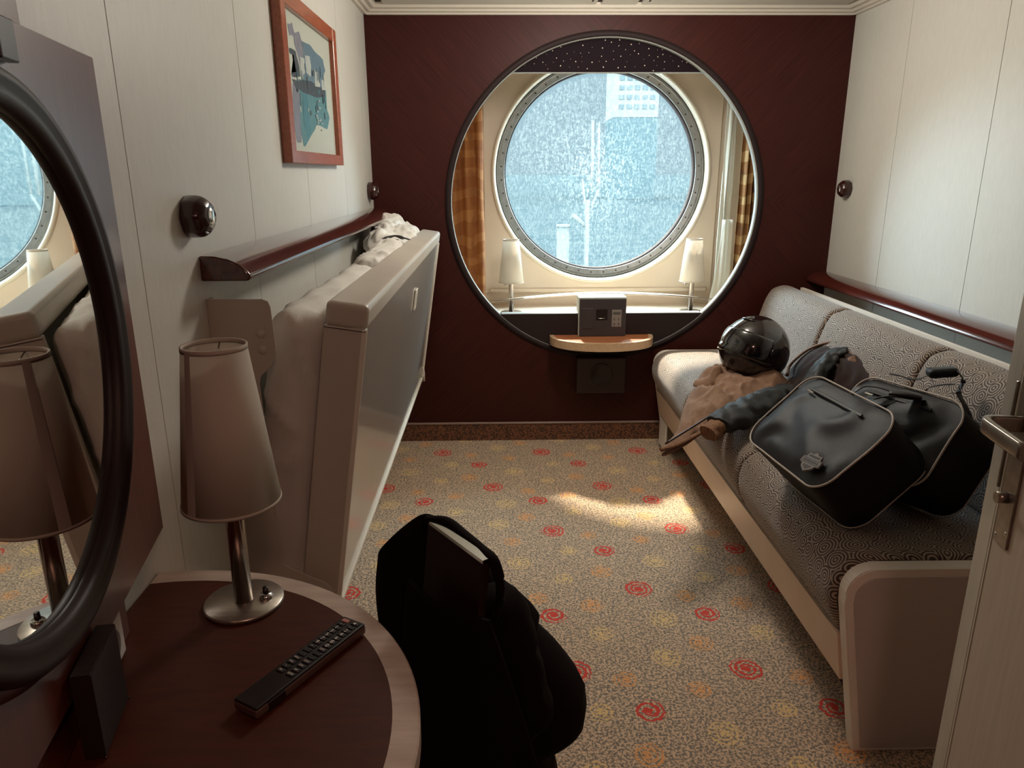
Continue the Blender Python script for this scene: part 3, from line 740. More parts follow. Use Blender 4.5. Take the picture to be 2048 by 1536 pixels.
# ------------------------------------------------------------------ framed picture
pc = empty('framed_picture', (XL, 2.60, 1.69), 'red-wood framed harbour print in blue and teal hanging on the left wall', 'picture')
X0, XF = XL, -.592
Y0, Y1, Z0, Z1 = 2.232, 2.968, 1.450, 1.928
fb = MB()
fb.box(X0, XF, Y0, Y0 + .052, Z0, Z1, .002, 1); fb.box(X0, XF, Y1 - .052, Y1, Z0, Z1, .002, 1)
fb.box(X0, XF - .0005, Y0 + .05, Y1 - .05, Z0, Z0 + .036, .002, 1); fb.box(X0, XF - .0005, Y0 + .05, Y1 - .05, Z1 - .045, Z1, .002, 1)
fb.build('frame', M['frame_wood'], pc)
MB().box(X0 + .002, X0 + .012, Y0 + .05, Y1 - .05, Z0 + .03, Z1 - .04).build('mount', M['paper'], pc)
XP = X0 + .0124
polys = [('slate', [(2.512, 1.82), (2.614, 1.827), (2.686, 1.814), (2.8, 1.805), (2.824, 1.772), (2.799, 1.751), (2.734, 1.70), (2.617, 1.70), (2.56, 1.70), (2.50, 1.70), (2.497, 1.777)]),
         ('lavender', [(2.359, 1.843), (2.41, 1.851), (2.429, 1.832), (2.492, 1.842), (2.512, 1.82), (2.53, 1.791), (2.47, 1.74), (2.424, 1.797), (2.418, 1.818), (2.368, 1.815)]),
         ('lavender', [(2.362, 1.681), (2.437, 1.70), (2.46, 1.608), (2.412, 1.513), (2.359, 1.514), (2.338, 1.57), (2.341, 1.617)]),
         ('teal', [(2.441, 1.70), (2.586, 1.71), (2.709, 1.70), (2.813, 1.71), (2.814, 1.634), (2.845, 1.617), (2.794, 1.573), (2.643, 1.582), (2.569, 1.55), (2.482, 1.512), (2.436, 1.503), (2.421, 1.543), (2.422, 1.608)]),
         ('ink', [(2.349, 1.776), (2.425, 1.779), (2.458, 1.739), (2.461, 1.708), (2.367, 1.697), (2.358, 1.708), (2.412, 1.718), (2.401, 1.763), (2.352, 1.765)]),
         ('ink', [(2.36, 1.69), (2.46, 1.70), (2.60, 1.712), (2.80, 1.705), (2.80, 1.685), (2.66, 1.668), (2.52, 1.668), (2.40, 1.668)]),
         ('white', [(2.541, 1.783), (2.601, 1.788), (2.614, 1.76), (2.597, 1.725), (2.54, 1.733)]),
         ('white', [(2.475, 1.77), (2.531, 1.772), (2.524, 1.728), (2.47, 1.712)]),
         ('white', [(2.658, 1.75), (2.724, 1.756), (2.728, 1.708), (2.65, 1.702)]),
         ('white', [(2.75, 1.735), (2.80, 1.738), (2.805, 1.705), (2.75, 1.702)]),
         ('teal2', [(2.47, 1.66), (2.53, 1.665), (2.53, 1.60), (2.55, 1.55), (2.50, 1.53), (2.46, 1.58)])]
random.seed(3)
for k in range(26):
    y = random.uniform(2.40, 2.80); z = random.uniform(1.60, 1.74); w = random.uniform(.006, .016); h = random.uniform(.012, .045)
    polys.append((random.choice(['ink', 'white', 'teal2', 'slate', 'ink']), [(y, z), (y + w, z + .004), (y + w * .8, z + h), (y - w * .2, z + h * .9)]))
for k in range(14):
    y = random.uniform(2.60, 2.72); z = random.uniform(1.56, 1.66)
    polys.append(('white', [(y, z), (y + .022, z + .002), (y + .02, z + .006), (y, z + .005)]))
order = ['slate', 'lavender', 'teal', 'teal2', 'ink', 'white']
pb_ = MB()
for k, (nm, pts) in enumerate(polys):
    sub = [pts[0]]
    out = []
    for a, b_ in zip(pts, pts[1:] + pts[:1]):
        for t in (0, .33, .66):
            y = a[0] + (b_[0] - a[0]) * t; z = a[1] + (b_[1] - a[1]) * t
            j = .006 if len(pts) > 6 else .0015
            out.append((y + j * nz(y * 60, z * 60, k), z + j * nz(z * 50, y * 50, k + 9)))
    vs = [pb_.bm.verts.new((XP + .00006 * k, y, z)) for y, z in out]
    f = pb_.bm.faces.new(vs); f.material_index = order.index(nm)
bmesh.ops.triangulate(pb_.bm, faces=pb_.bm.faces[:])
pb_.build('painted_print', [M['p_' + q] for q in order], pc, recalc=False)

# ------------------------------------------------------------------ mirror board (turned 11 degrees to the wall)
PH = radians(11); NV = Vector((cos(PH), sin(PH), 0)); SV = Vector((-sin(PH), cos(PH), 0))
BM = Matrix(((NV.x, SV.x, 0, NV.x * -.365), (NV.y, SV.y, 0, NV.y * -.365), (0, 0, 1, 0), (0, 0, 0, 1)))   # local x out of board, y along it
mb = empty('wall_mirror', (0, 0, 0), 'round mirror in dark thick ring on a red-brown veneer board, at far left', 'mirror', mw=BM)
MB().box(-.018, -.002, .35, 1.303, .805, 1.590, .0015, 1).build('backing_board', M['board_wood'], mb, world=False)
MB().box(-.020, -.012, .35, 1.072, 1.588, 2.13, .001, 1).build('upper_board', M['board_wood'], mb, world=False)
MB().lathe([(.0001, -.0025), (.004, -.0025), (.0055, -.004)], 'x', (0, 0, 0), 16).build('screw', M['steel'], mb, world=False).location = (-.008, 1.000, 1.597 + .012)
MC = (0, .850, 1.213)
MB().lathe([(.300, -.002), (.334, -.002), (.331, .004), (.317, .0075), (.300, .008)], 'x', MC, 128).build('bevelled_surround', M['board_wood'], mb, world=False)
MB().lathe([(.277, .006), (.277, .020), (.281, .026), (.290, .028), (.298, .026), (.303, .030), (.313, .029), (.318, .022), (.318, .004)], 'x', MC, 128, closed=True).build('mirror_frame', M['mirror_frame'], mb, world=False)
MB().disc(.279, 'x', (.012, MC[1], MC[2]), 96).build('mirror_glass', M['mirror'], mb, world=False)
MB().box(-.002, .012, .94, .985, 1.54, 1.585, .002, 2).build('clip', M['black_plastic'], mb, world=False)
lb = empty('table_splashback', (0, 0, 0), 'dark wood strip under the mirror board behind the bedside table', 'wall board', mw=BM)
MB().box(-.035, -.016, .35, 1.10, .728, .803, .001, 1).build('strip', M['board_wood'], lb, world=False)
sk_ = empty('wall_socket', (0, 0, 0), 'white wall socket plate with round insert low beside the mirror board', 'socket', mw=BM)
MB().box(-.016, -.006, .968, 1.048, .730, .804, .004, 3).build('socket_plate', M['socket'], sk_, world=False)
MB().lathe([(.0001, -.0058), (.019, -.0056), (.0215, -.0045), (.023, -.006)], 'x', (0, 1.006, .766), 32).build('socket_insert', M['keypad'], sk_, world=False)

# ------------------------------------------------------------------ round bedside table
tc_ = (-.537, .765); TR = .432; ZTB = .725
a1 = math.acos((XL + .002 - tc_[0]) / TR)          # where the circle meets the wall
def tpts(r, n=72):
    a = math.acos(max(-1, (XL + .003 - tc_[0]) / r)); return [(tc_[0] + r * cos(t), tc_[1] + r * sin(t)) for t in [-a + 2 * a * i / n for i in range(n + 1)]]
tb_ = empty('bedside_table', (tc_[0], tc_[1], 0), 'round red-brown bedside table with pale limed rim under the mirror', 'table')
O, I = tpts(TR), tpts(TR - .037)
rb = MB()
va = [[rb.bm.verts.new((p[0], p[1], z)) for p in L] for L, z in ((O, .692), (O, ZTB - .003), ([(tc_[0] + (x - tc_[0]) * .994, tc_[1] + (y - tc_[1]) * .994) if x > XL + .01 else (x, y) for x, y in O], ZTB), (I, ZTB), (I, .692))]
for k in range(5):
    A, B = va[k], va[(k + 1) % 5]
    for q in range(len(A) - 1): rb.bm.faces.new([A[q], A[q + 1], B[q + 1], B[q]])
rb.build('table_rim', M['pale_wood'], tb_)
MB().prism(I, .694, ZTB - .0004, 'z').build('tabletop', M['tabletop'], tb_)
MB().lathe([(.0001, .694), (.035, .694), (.035, .03), (.16, .02), (.17, .0), (.0001, 0)], 'z', (tc_[0] + .12, tc_[1], 0), 40).build('pedestal', M['steel'], tb_)

# dark leatherette stand
stn = empty('menu_stand', (-.52, .80, ZTB), 'black leatherette box-shaped stand on the bedside table under the mirror', 'stand')
q0, q1 = Vector((-.489, .748, 0)), Vector((-.513, .855, 0)); dn = Vector((-.024, -.004, 0))
b = MB(); vb = [b.bm.verts.new((p.x, p.y, z)) for z in (ZTB + .0005, .846) for p in (q0, q1, q1 + dn, q0 + dn)]
for f in ((0, 1, 2, 3), (7, 6, 5, 4), (0, 4, 5, 1), (1, 5, 6, 2), (2, 6, 7, 3), (3, 7, 4, 0)): b.bm.faces.new([vb[i] for i in f])
bmesh.ops.bevel(b.bm, geom=b.bm.edges[:], offset=.0015, segments=2, affect='EDGES')
b.build('stand_body', M['leather'], stn)
for p in (q0, q1): MB().lathe([(.0001, 0), (.0018, 0), (.002, .003)], 'z', (p.x, p.y, ZTB + .001), 8).build('corner_tip', M['steel'], stn)

# ------------------------------------------------------------------ remote control
RD = Vector((.1115, .189, 0)).normalized(); RX = Vector((RD.y, -RD.x, 0))
RM = Matrix(((RX.x, RD.x, 0, -.3405), (RX.y, RD.y, 0, .817), (0, 0, 1, ZTB + .0003), (0, 0, 0, 1)))
LR = .219
rc = empty('remote_control', (0, 0, 0), 'slim black remote control with white digits lying on the bedside table', 'remote control', mw=RM)
rbm = MB().box(-.0225, .0225, 0, LR, .002, .0165, .004, 3)
rbm.build('lower_shell', M['remote_body'], rc, world=False)
MB().box(-.0215, .0215, .001, LR - .001, .0150, .0195, .002, 2).build('face_plate', M['black_plastic'], rc, world=False)
MB().box(-.0231, .0231, .020, .052, .001, .0160, .002, 2).build('side_grip', M['black_plastic'], rc, world=False)
rows = [('', 'mute'), ('+', '-'), ('1', '2'), ('3', '4'), ('5', '6'), ('7', '8'), ('9', '0'), ('-/--', 'TXT'), ('', ''), ('', ''), ('VOL+', 'CH+'), ('VOL-', 'CH-'), ('i', 'AV'), ('TV', 'DTV')]
yk = LR - .0105
def text(s_, size, loc, parent, m_):
    c = bpy.data.curves.new('symbol', 'FONT'); c.body = s_; c.size = size; c.align_x = 'CENTER'; c.align_y = 'CENTER'; c.extrude = .0001
    t = bpy.data.objects.new('symbol', c); c.materials.append(m_)
    COL.objects.link(t); bpy.context.view_layer.update()
    me = bpy.data.meshes.new_from_object(t.evaluated_get(bpy.context.evaluated_depsgraph_get()))
    bpy.data.objects.remove(t); o = bpy.data.objects.new('symbol', me); COL.objects.link(o)
    if not me.materials: me.materials.append(m_)
    o.location = loc; o.parent = parent
    return o
for ri, (a, b_) in enumerate(rows):
    for ci, s_ in enumerate((a, b_)):
        x = (-.0095, .0095)[ci]; big_ = 2 <= ri <= 6
        w, h = (.0066, .0038)
        bt = MB().box(x - w, x + w, yk - h, yk + h, .0188, .0212, .0012, 2).build('button', M['red_key'] if (ri == 0 and ci == 0) else M['remote_key'], rc, world=False)
        if s_ == 'mute':
            mm = MB().prism([(x - .003, yk - .0012), (x - .001, yk - .0012), (x + .0015, yk - .003), (x + .0015, yk + .003), (x - .001, yk + .0012), (x - .003, yk + .0012)], .0212, .0214, 'z').build('symbol', M['key_print'], bt, world=False)
        elif s_: text(s_, .0102 if big_ else (.0050 if len(s_) < 4 else .0040), (x, yk, .0213), bt, M['key_print'])
    yk -= .0104

# ------------------------------------------------------------------ fold-down bunk on the left wall
TH = radians(8.7)
KM = Matrix.Translation((-.395, 0, .398)) @ Matrix.Rotation(TH, 4, 'Y')
bk = empty('folding_bunk', (0, 0, 0), 'pale laminate wall bunk folded up and leaning out from the left wall', 'bunk bed', mw=KM)
BY0, BY1, BH, BT = 1.583, 3.70, .752, .094
MB().box(-.030, -.004, BY0 + .004, BY1 - .004, .006, BH - .02).build('front_panel', M['bunk'], bk, world=False)
MB().box(-BT, -.002, BY0, BY0 + .030, .0, BH - .055, .003, 2).build('end_rail', M['bunk_rail'], bk, world=False)
MB().box(-BT, -.002, BY1 - .030, BY1, .0, BH - .055, .003, 2).build('end_rail', M['bunk_rail'], bk, world=False)
MB().box(-BT, .0005, BY0 + .001, BY1 - .001, BH - .058, BH, .013, 4).build('top_rail', M['bunk_rail'], bk, world=False)
MB().box(-.0305, .004, BY0, BY1, -.006, .005, .001, 1).box(-.010, .002, BY0 - .001, BY0 + .004, .0, BH - .055, .001, 1).box(-.010, .002, BY1 - .004, BY1 + .001, .0, BH - .055, .001, 1).build('edge_strip', M['bunk_edge'], bk, world=False)
hb = MB().box(-.003, .0022, 2.70, 2.765, .535, .612, .002, 2).build('handle_plate', M['bunk_edge'], bk, world=False)
MB().box(.0018, .0028, 2.715, 2.752, .552, .597, .0005, 1).build('handle_recess', M['bunk_rail'], hb, world=False)
MB().tube([(.0, BY1 - .06, .06), (.008, BY1 - .055, .03), (.012, BY1 - .05, -.01)], .012, 8, radii=[.008, .011, .015], flat=.35).build('strap_end', M['bunk_edge'], bk, world=False)
MB().prism([(-BT, BH - .060), (-.002, BH - .060), (-.002, BH - .0585), (-BT, BH - .0585)], BY0 - .0012, BY0 + .001, 'y').build('corner_seam', M['dark_gap'], bk, world=False)
# mattress
def dm(p, n):
    f = .010 * nz(p.x * 6, p.y * 3, p.z * 4) + .004 * nz(p.x * 20, p.y * 9 + p.z * 14, p.z * 8)
    # pull folds near the near end: ridges running along the end face and down over the edge
    e = math.exp(-max(0, (p.y + .99)) / .30)
    f += .006 * e * sin(46 * (p.z * 1.0 + .55 * (p.x)) + 4 * nz(p.x * 5, p.y * 4, p.z * 5))
    f += .004 * sin(30 * p.y + 6 * nz(p.x * 3, p.y * 2, 5)) * max(0, n.z)
    return n * f + (Vector((.0, .0, -.02)) if p.y < -.9 and p.z > .25 else Vector((0, 0, 0)))
def dm(p, n):
    rdg = 1 - 2 * abs(nz(p.x * 7 + 3, p.y * 5 + p.z * 7, p.z * 3 - p.y * 3))
    f = .007 * nz(p.x * 5, p.y * 3, p.z * 4) + .006 * rdg * rdg * rdg
    e = math.exp(-max(0, (p.y + 1.0)) / .35) * max(0, min(1, (p.z + .1) / .3))
    w = 1 - abs(sin(19 * (p.z + .62 * p.x - .35 * p.y) + 3 * nz(p.x * 5, p.y * 3, p.z * 3)))
    f += .020 * e * w * w * w * min(1, abs(n.y) + .5 * max(0, n.z))
    f += .005 * (1 - abs(sin(17 * (p.y + 1.6 * p.x) + 5 * nz(p.x * 3, p.y * 2, 5)))) ** 2 * max(0, n.z)
    return n * f
MT = Matrix.Translation((-.162, 2.635, .350))
MB().softbox((.066, 1.015, .350), .045, (8, 110, 46), dm, MT).build('mattress', M['sheet'], bk, world=False)
# bedding stuffed behind the panel
def dq(seed, a1_=.03, a2_=.014):
    def f(p, n):
        w = Vector((nz(p.x * 6, p.y * 6, p.z * 6 + seed), nz(p.y * 6, p.z * 6, p.x * 6 + seed), 0)) * .6
        a = (1 - 2.4 * abs(nz(p.x * 11 + w.x * 3, p.y * 10 + seed + w.y * 3, p.z * 11)))
        c = (1 - 2.4 * abs(nz(p.x * 24 + w.y * 3, p.y * 19 + w.x * 3, p.z * 24 + seed)))
        return n * (a1_ * nz(p.x * 7 + seed, p.y * 6, p.z * 7) + a2_ * a * abs(a) + .006 * c)
    return f
pl = empty('pillow', (-.53, 3.30, 1.0), 'white crumpled pillow wedged between folded bunk and left wall at far end', 'pillow')
MB().softbox((.060, .25, .155), .058, (20, 80, 56), dq(2), Matrix.Translation((-.515, 3.36, 1.045)) @ Matrix.Rotation(radians(6), 4, 'Y') @ Matrix.Rotation(radians(7), 4, 'X')).build('pillow_body', M['sheet'], pl)
dv = empty('duvet', (-.43, 2.9, 1.0), 'rumpled white duvet bulging over the top edge of the folded bunk', 'duvet')
MB().softbox((.052, .56, .040), .036, (22, 190, 18), dq(8, .026, .016), Matrix.Translation((-.430, 3.06, 1.118)) @ Matrix.Rotation(radians(1.5), 4, 'X')).build('duvet_body', M['sheet'], dv)
bs = empty('bunk_strap', (-.42, 2.98, 1.19), 'short black webbing strap lying on the white bedding', 'strap')
st_ = smooth_open([(-.455, 2.90, 1.160), (-.44, 2.96, 1.175), (-.405, 2.98, 1.180), (-.375, 2.955, 1.175), (-.355, 2.98, 1.165)], 5)
MB().tube(st_, .011, 8, flat=.25).build('webbing', M['strap'], bs)
MB().tube(smooth_open([(-.44, 2.93, 1.168), (-.405, 2.94, 1.182), (-.37, 2.92, 1.172)], 5), .009, 8, flat=.3).build('webbing_end', M['strap'], bs)
# brackets at both ends
def bracket(y, label):
    w = XL
    P = [(w, 1.163), (w + .118, 1.163), (w + .130, 1.158), (w + .1345, 1.147), (w + .138, 1.063), (w + .137, 1.040), (w + .122, 1.012), (w + .098, .993), (w + .093, .975), (w + .098, .87), (w + .099, .56), (w + .104, .530),
         (w + .122, .516), (w + .20, .480), (w + .214, .466), (w + .220, .44), (w + .220, .36), (w, .36)]
    r = empty('bunk_bracket', (w, y, .36), label, 'bracket', 'shaped end brackets of the folding bunk')
    MB().prism(P, y - .002, y + .002, 'y', bev=.0012, seg=1).build('bracket_plate', M['bracket'], r)
    MB().box(w, w + .004, y + .002, y + .030, .36, 1.163, .001, 1).build('wall_flange', M['bracket'], r)
    for z in (1.088, 1.052): MB().lathe([(.0001, y - .007), (.006, y - .0068), (.0095, y - .004), (.0105, y - .0015)], 'y', (w + .109, 0, z), 20).build('rivet', M['bracket'], r)
    MB().lathe([(.0001, y - .006), (.006, y - .0058), (.0095, y - .0035), (.0105, y - .0015)], 'y', (w + .12, 0, .475), 20).build('rivet', M['bracket'], r)
    return r
bracket(1.556, 'shaped grey-beige end bracket on the left wall behind the bedside lamp shade')
bracket(3.725, 'far end bracket of the folded bunk behind the crumpled pillow')

# ------------------------------------------------------------------ sofa
sofa = empty('sofa', (1.3, 2.6, 0), 'long cream-framed sofa with brown ring-patterned cushions along the right wall', 'sofa')
SY0, SY1 = 1.507, 3.730
def endpanel(y0, y1, name='end_panel'):
    P = [(.896, .0), (.8225, .425)]
    c0 = (.8225 + .062, .455); 
    for i in range(9):
        a = radians(188 - i * 98 / 8); P.append((.888 + .066 * cos(a), .455 + .066 * sin(a)))
    P += [(XR - .002, .521), (XR - .002, 0)]
    MB().prism(P, y0, y1, 'y', bev=.003, seg=2).build(name, M['sofa_white'], sofa)
    return P
endpanel(SY0, SY0 + .040); endpanel(SY1 - .040, SY1)
Pf = [(.912, .012), (.842, .43)] + [(.895 + .052 * cos(radians(186 - i * 96 / 8)), .447 + .052 * sin(radians(186 - i * 96 / 8))) for i in range(9)] + [(XR - .03, .499), (XR - .03, .012)]
MB().prism(Pf, SY0 - .0025, SY0 + .002, 'y', bev=.001, seg=1).build('end_panel_inlay', M['sofa_face'], sofa)
MB().prism([(.858, .185), (.836, .320), (.870, .320), (.89, .185)], SY0 + .04, SY1 - .04, 'y', bev=.003).build('front_board', M['board_beige'], sofa)
MB().box(.90, XR - .005, SY0 + .04, SY1 - .04, .19, .31).build('seat_base', M['sofa_white'], sofa)
MB().box(.985, XR - .02, SY0 + .10, SY1 - .10, 0, .19).build('plinth', M['dark_gap'], sofa)
MB().box(.862, .872, SY1 - .20, SY1 - .05, .02, .17, .003).build('far_foot', M['sofa_white'], sofa)
def cushion(name, prof, y0, y1, seed, amp=.003):
    """closed profile in xz swept along y, ends tucked in"""
    pts = smooth_closed([Vector((p[0], p[1], 0)) for p in prof], 5); n = len(pts)
    cx = sum(p.x for p in pts) / n; cz = sum(p.y for p in pts) / n
    L = [0]
    for i in range(n): L.append(L[-1] + (pts[(i + 1) % n] - pts[i]).length)
    ts = [0, .003, .008, .016, .03] + [.03 + (y1 - y0 - .06) * k / 26 for k in range(1, 26)] + [y1 - y0 - q for q in (.03, .016, .008, .003, 0)]
    b = MB()
    def P(i, j):
        p = pts[i % n]; t = ts[j]; e = min(t, y1 - y0 - t); s_ = min(1, e / .022); ins = .016 * (1 - sqrt(max(0, 1 - (1 - s_) ** 2)))
        d = Vector((p.x - cx, p.y - cz)); dl = d.length; k = (dl - ins) / dl
        bump = amp * nz(p.x * 6, (y0 + t) * 5, p.y * 6 + seed)
        return Vector((cx + d.x * k * (1 + bump / dl), y0 + t, cz + d.y * k * (1 + bump / dl)))
    V = b.grid(P, n, len(ts), closed_u=True, uvfn=lambda i, j: (L[i] + seed * .37, y0 + ts[j]))
    b.bm.faces.new([V[i][0] for i in range(n)]); b.bm.faces.new([V[i][-1] for i in reversed(range(n))])
    return b.build(name, M['fabric'], sofa)
seatP = [(.868, .322), (.832, .345), (.812, .39), (.806, .44), (.818, .485), (.848, .515), (.895, .530), (1.0, .534), (1.2, .530), (1.36, .524), (1.42, .50), (1.43, .40), (1.40, .325), (1.1, .318)]
backP = [(1.300, .536), (1.330, .66), (1.362, .78), (1.392, .842), (1.425, .862), (1.462, .868), (1.500, .858), (1.530, .835), (1.545, .78), (1.54, .65), (1.53, .55), (1.42, .532)]
for k, (a, c) in enumerate(((SY0 + .042, 2.27), (2.271, 2.99), (2.991, SY1 - .042))):
    cushion('seat_cushion', seatP, a, c, k * 3 + 1)
    cushion('back_cushion', backP, a + .003, c, k * 3 + 2)
MB().prism([(1.549, .42), (1.549, .853), (1.566, .853), (1.580, .42)], SY0 + .042, SY1 - .042, 'y', bev=.002).build('back_board', M['sofa_white'], sofa)
MB().box(1.43, 1.55, SY0 + .042, SY1 - .042, .32, .53).build('back_support', M['sofa_white'], sofa)

# ------------------------------------------------------------------ motorcycle helmet
hm = empty('motorcycle_helmet', (1.09, 3.0, .535), 'glossy black full-face motorcycle helmet on the far end of the sofa', 'helmet')
HC = Vector((1.090, 3.0, .690)); HR = Matrix.Rotation(radians(200), 4, 'Z') @ Matrix.Rotation(radians(-22), 4, 'Y')
def hshape(p):
    """unit direction -> helmet surface, local x forward"""
    x, y, z = p
    r = Vector((x * .150, y * .137, z * .150))
    if z < -.35: r.z = -.35 * .150 + (z + .35) * .150 * .85
    if x > .55 and z < -.1: r.x += .014 * (x - .55)                 # chin bar
    return r
def sph(a0_, a1_, e0, e1, nu, nv, off):
    b = MB()
    def P(i, j):
        a = a0_ + (a1_ - a0_) * i / (nu - 1); e = e0 + (e1 - e0) * j / (nv - 1)
        d = Vector((cos(e) * cos(a), cos(e) * sin(a), sin(e))); q = hshape(d); return HC + HR @ (q + d * off)
    b.grid(P, nu, nv); return b
sh_ = sph(0, 2 * pi, radians(-58), radians(90), 65, 34, 0); bmesh.ops.remove_doubles(sh_.bm, verts=sh_.bm.verts, dist=.0004); sh_.build('shell', M['helmet'], hm)
vz = sph(radians(-78), radians(78), radians(-16), radians(24), 40, 12, .004); vo = vz.build('visor', M['visor'], hm, recalc=False); vo.modifiers.new('t', 'SOLIDIFY').thickness = .003
tp = [HC + HR @ (hshape(Vector((cos(radians(-58)) * cos(a), cos(radians(-58)) * sin(a), sin(radians(-58)))))) for a in [2 * pi * i / 48 for i in range(48)]]
MB().tube(tp, .006, 8, closed=True).build('neck_trim', M['helmet_trim'], hm)
for sgn in (-1, 1):
    d = Vector((cos(radians(5)) * cos(radians(84)), sgn * sin(radians(84)), .08)).normalized(); q = HC + HR @ (hshape(d) + d * .003)
    nn = (HR @ Vector((d.x, d.y, d.z))).normalized()
    MB().cyl(q, q + nn * .008, .022, 24).build('visor_pivot', M['helmet'], hm)
vq = [HC + HR @ (hshape(Vector((cos(radians(48)) * cos(a), cos(radians(48)) * sin(a), sin(radians(48))))) * 1.01) for a in [radians(-26 + 52 * i / 8) for i in range(9)]]
MB().tube(vq, .007, 8, radii=[.002, .005, .007, .008, .008, .008, .007, .005, .002], flat=.5).build('vent_ridge', M['visor'], hm)

# ------------------------------------------------------------------ saddlebags
def saddlebag(origin, yaw, tilt, roll, L, Wd, T, label, seed, badge):
    Mx = Matrix.Translation(origin) @ Matrix.Rotation(yaw, 4, 'Z') @ Matrix.Rotation(tilt, 4, 'Y') @ Matrix.Rotation(roll, 4, 'X')
    r = empty('saddlebag', (0, 0, 0), label, 'bag', 'black travel bags with grey piping on the sofa', mw=Mx)
    h = (Wd / 2, L / 2, T / 2); cen = Vector(h)
    # body: rounded box with corner radius in plan, side walls nearly straight
    def ring(inset, z, rad, n=14, wob=0):
        x0, x1, y0, y1 = inset, Wd - inset, inset, L - inset; out = []
        for (cx_, cy_, a_) in ((x1 - rad, y1 - rad, 0), (x0 + rad, y1 - rad, 90), (x0 + rad, y0 + rad, 180), (x1 - rad, y0 + rad, 270)):
            for i in range(n + 1):
                a = radians(a_ + 90 * i / n); out.append(Vector((cx_ + rad * cos(a), cy_ + rad * sin(a), z)))
        # add points along the edges
        res = []
        for p, q in zip(out, out[1:] + out[:1]):
            res.append(p); dd = (q - p).length
            k = int(dd / .02)
            for t in range(1, k): res.append(p.lerp(q, t / k))
        if wob:
            res = [p + Vector((nz(p.x * 9 + seed, p.y * 9, z * 9), nz(p.x * 8, p.y * 8 + seed, z * 8), nz(p.x * 9, p.y * 9, seed)* .5)) * wob for p in res]
        return res
    rad = .062
    base = ring(0, 0, rad); cnt = len(base)
    def slab(profile, nm, m_):
        b = MB(); rings = []
        for ins, z in profile:
            pts = ring(max(ins, 0), z, rad - max(0, min(ins, .03)) * .8)
            pts = [pts[int(round(i * len(pts) / cnt)) % len(pts)] for i in range(cnt)] if len(pts) != cnt else pts
            rings.append([b.bm.verts.new(p + Vector((nz(p.x * 8 + seed, p.y * 8, z * 8), nz(p.x * 8, p.y * 8 + seed, z * 8 + 4), 0)) * .008) for p in pts])
        for A, B in zip(rings, rings[1:]):
            for i in range(cnt):
                j = (i + 1) % cnt; f = b.bm.faces.new([A[i], A[j], B[j], B[i]]); f.smooth = True
        b.bm.faces.new(rings[0]); b.bm.faces.new(rings[-1])
        return b.build(nm, m_, r, world=False)
    slab([(.020, .002), (.004, .006), (.0, .02), (.002, T * .35), (.002, T * .65), (.0, T - .02), (.003, T - .004)], 'bag_body', M['bag_side'])
    # soft padded front face
    b = MB(); nr = 14; rr0 = ring(.002, T - .004, rad); cn = Vector((Wd / 2, L / 2, T))
    rows_ = []
    for k in range(nr + 1):
        t = k / nr; row = []
        for p in rr0:
            q = Vector((cn.x + (p.x - cn.x) * t, cn.y + (p.y - cn.y) * t, T - .004))
            pad = .024 * (1 - t ** 3.2)
            wr = .0095 * (1 - t ** 4) * (sin(42 * (q.x * .35 + q.y * .9) + 5 * nz(q.x * 9 + seed, q.y * 9, 1)) * (.3 + .7 * max(0, nz(q.x * 7, q.y * 7, seed) + .4)))
            q.z += pad + wr + .010 * (1 - t ** 4) * nz(q.x * 7, q.y * 7, seed + 2)
            row.append(q)
        rows_.append(row)
    c0 = b.bm.verts.new(sum(rows_[0], Vector()) / len(rows_[0])); vr = [[b.bm.verts.new(p) for p in row] for row in rows_[1:]]
    for i in range(len(rr0)):
        j = (i + 1) % len(rr0); f = b.bm.faces.new([c0, vr[0][i], vr[0][j]]); f.smooth = True
        for A, B in zip(vr, vr[1:]):
            f = b.bm.faces.new([A[i], B[i], B[j], A[j]]); f.smooth = True
    b.build('front_face', M['bag_cloth'], r, world=False)
    pth = [p + Vector((0, 0, .004 + .006 * nz(p.x * 9 + seed, p.y * 9, 3))) for p in ring(-.001, T - .004, rad)]
    MB().tube(pth, .0027, 8, closed=True).build('piping', M['piping'], r, world=False)
    MB().tube([p + Vector((0, 0, .0)) for p in ring(-.001, .012, rad)], .0018, 6, closed=True).build('rear_piping', M['piping'], r, world=False)
    # zip with pull near the upper edge
    zp = MB().box(Wd * .80, Wd * .80 + .010, L * .22, L * .80, T + .014, T + .020, .002, 1).build('zip', M['strap'], r, world=False)
    MB().box(Wd * .77, Wd * .77 + .006, L * .74, L * .82, T + .020, T + .023, .001, 1).build('zip_pull', M['chrome'], zp, world=False)
    if badge:
        e = empty_part = MB()
        bx, by = Wd * .135 + .012, L * .20; s_ = .031
        sh = [(-.75, .78), (-.35, .70), (0, 1.0), (.35, .70), (.75, .78), (.82, .35), (1.15, .35), (1.15, -.25), (.78, -.25), (.62, -.62), (0, -1.0), (-.62, -.62), (-.78, -.25), (-1.15, -.25), (-1.15, .35), (-.82, .35)]
        rot = radians(-90 + 8)
        def tf(p): return (bx + s_ * (p[0] * cos(rot) - p[1] * sin(rot)), by + s_ * (p[0] * sin(rot) + p[1] * cos(rot)))
        em = MB().prism([tf(p) for p in sh], T + .0180, T + .0235, 'z', bev=.0008, seg=1).build('emblem', M['emblem'], r, world=False)
        inn = MB()
        for a, c in (((-.62, .44), (.62, .62)), ((-1.05, -.17), (1.05, -.13)), ((-1.05, .24), (1.05, .28))):
            inn.prism([tf((a[0], a[1])), tf((c[0], a[1])), tf((c[0], c[1])), tf((a[0], c[1]))], T + .0233, T + .0240, 'z')
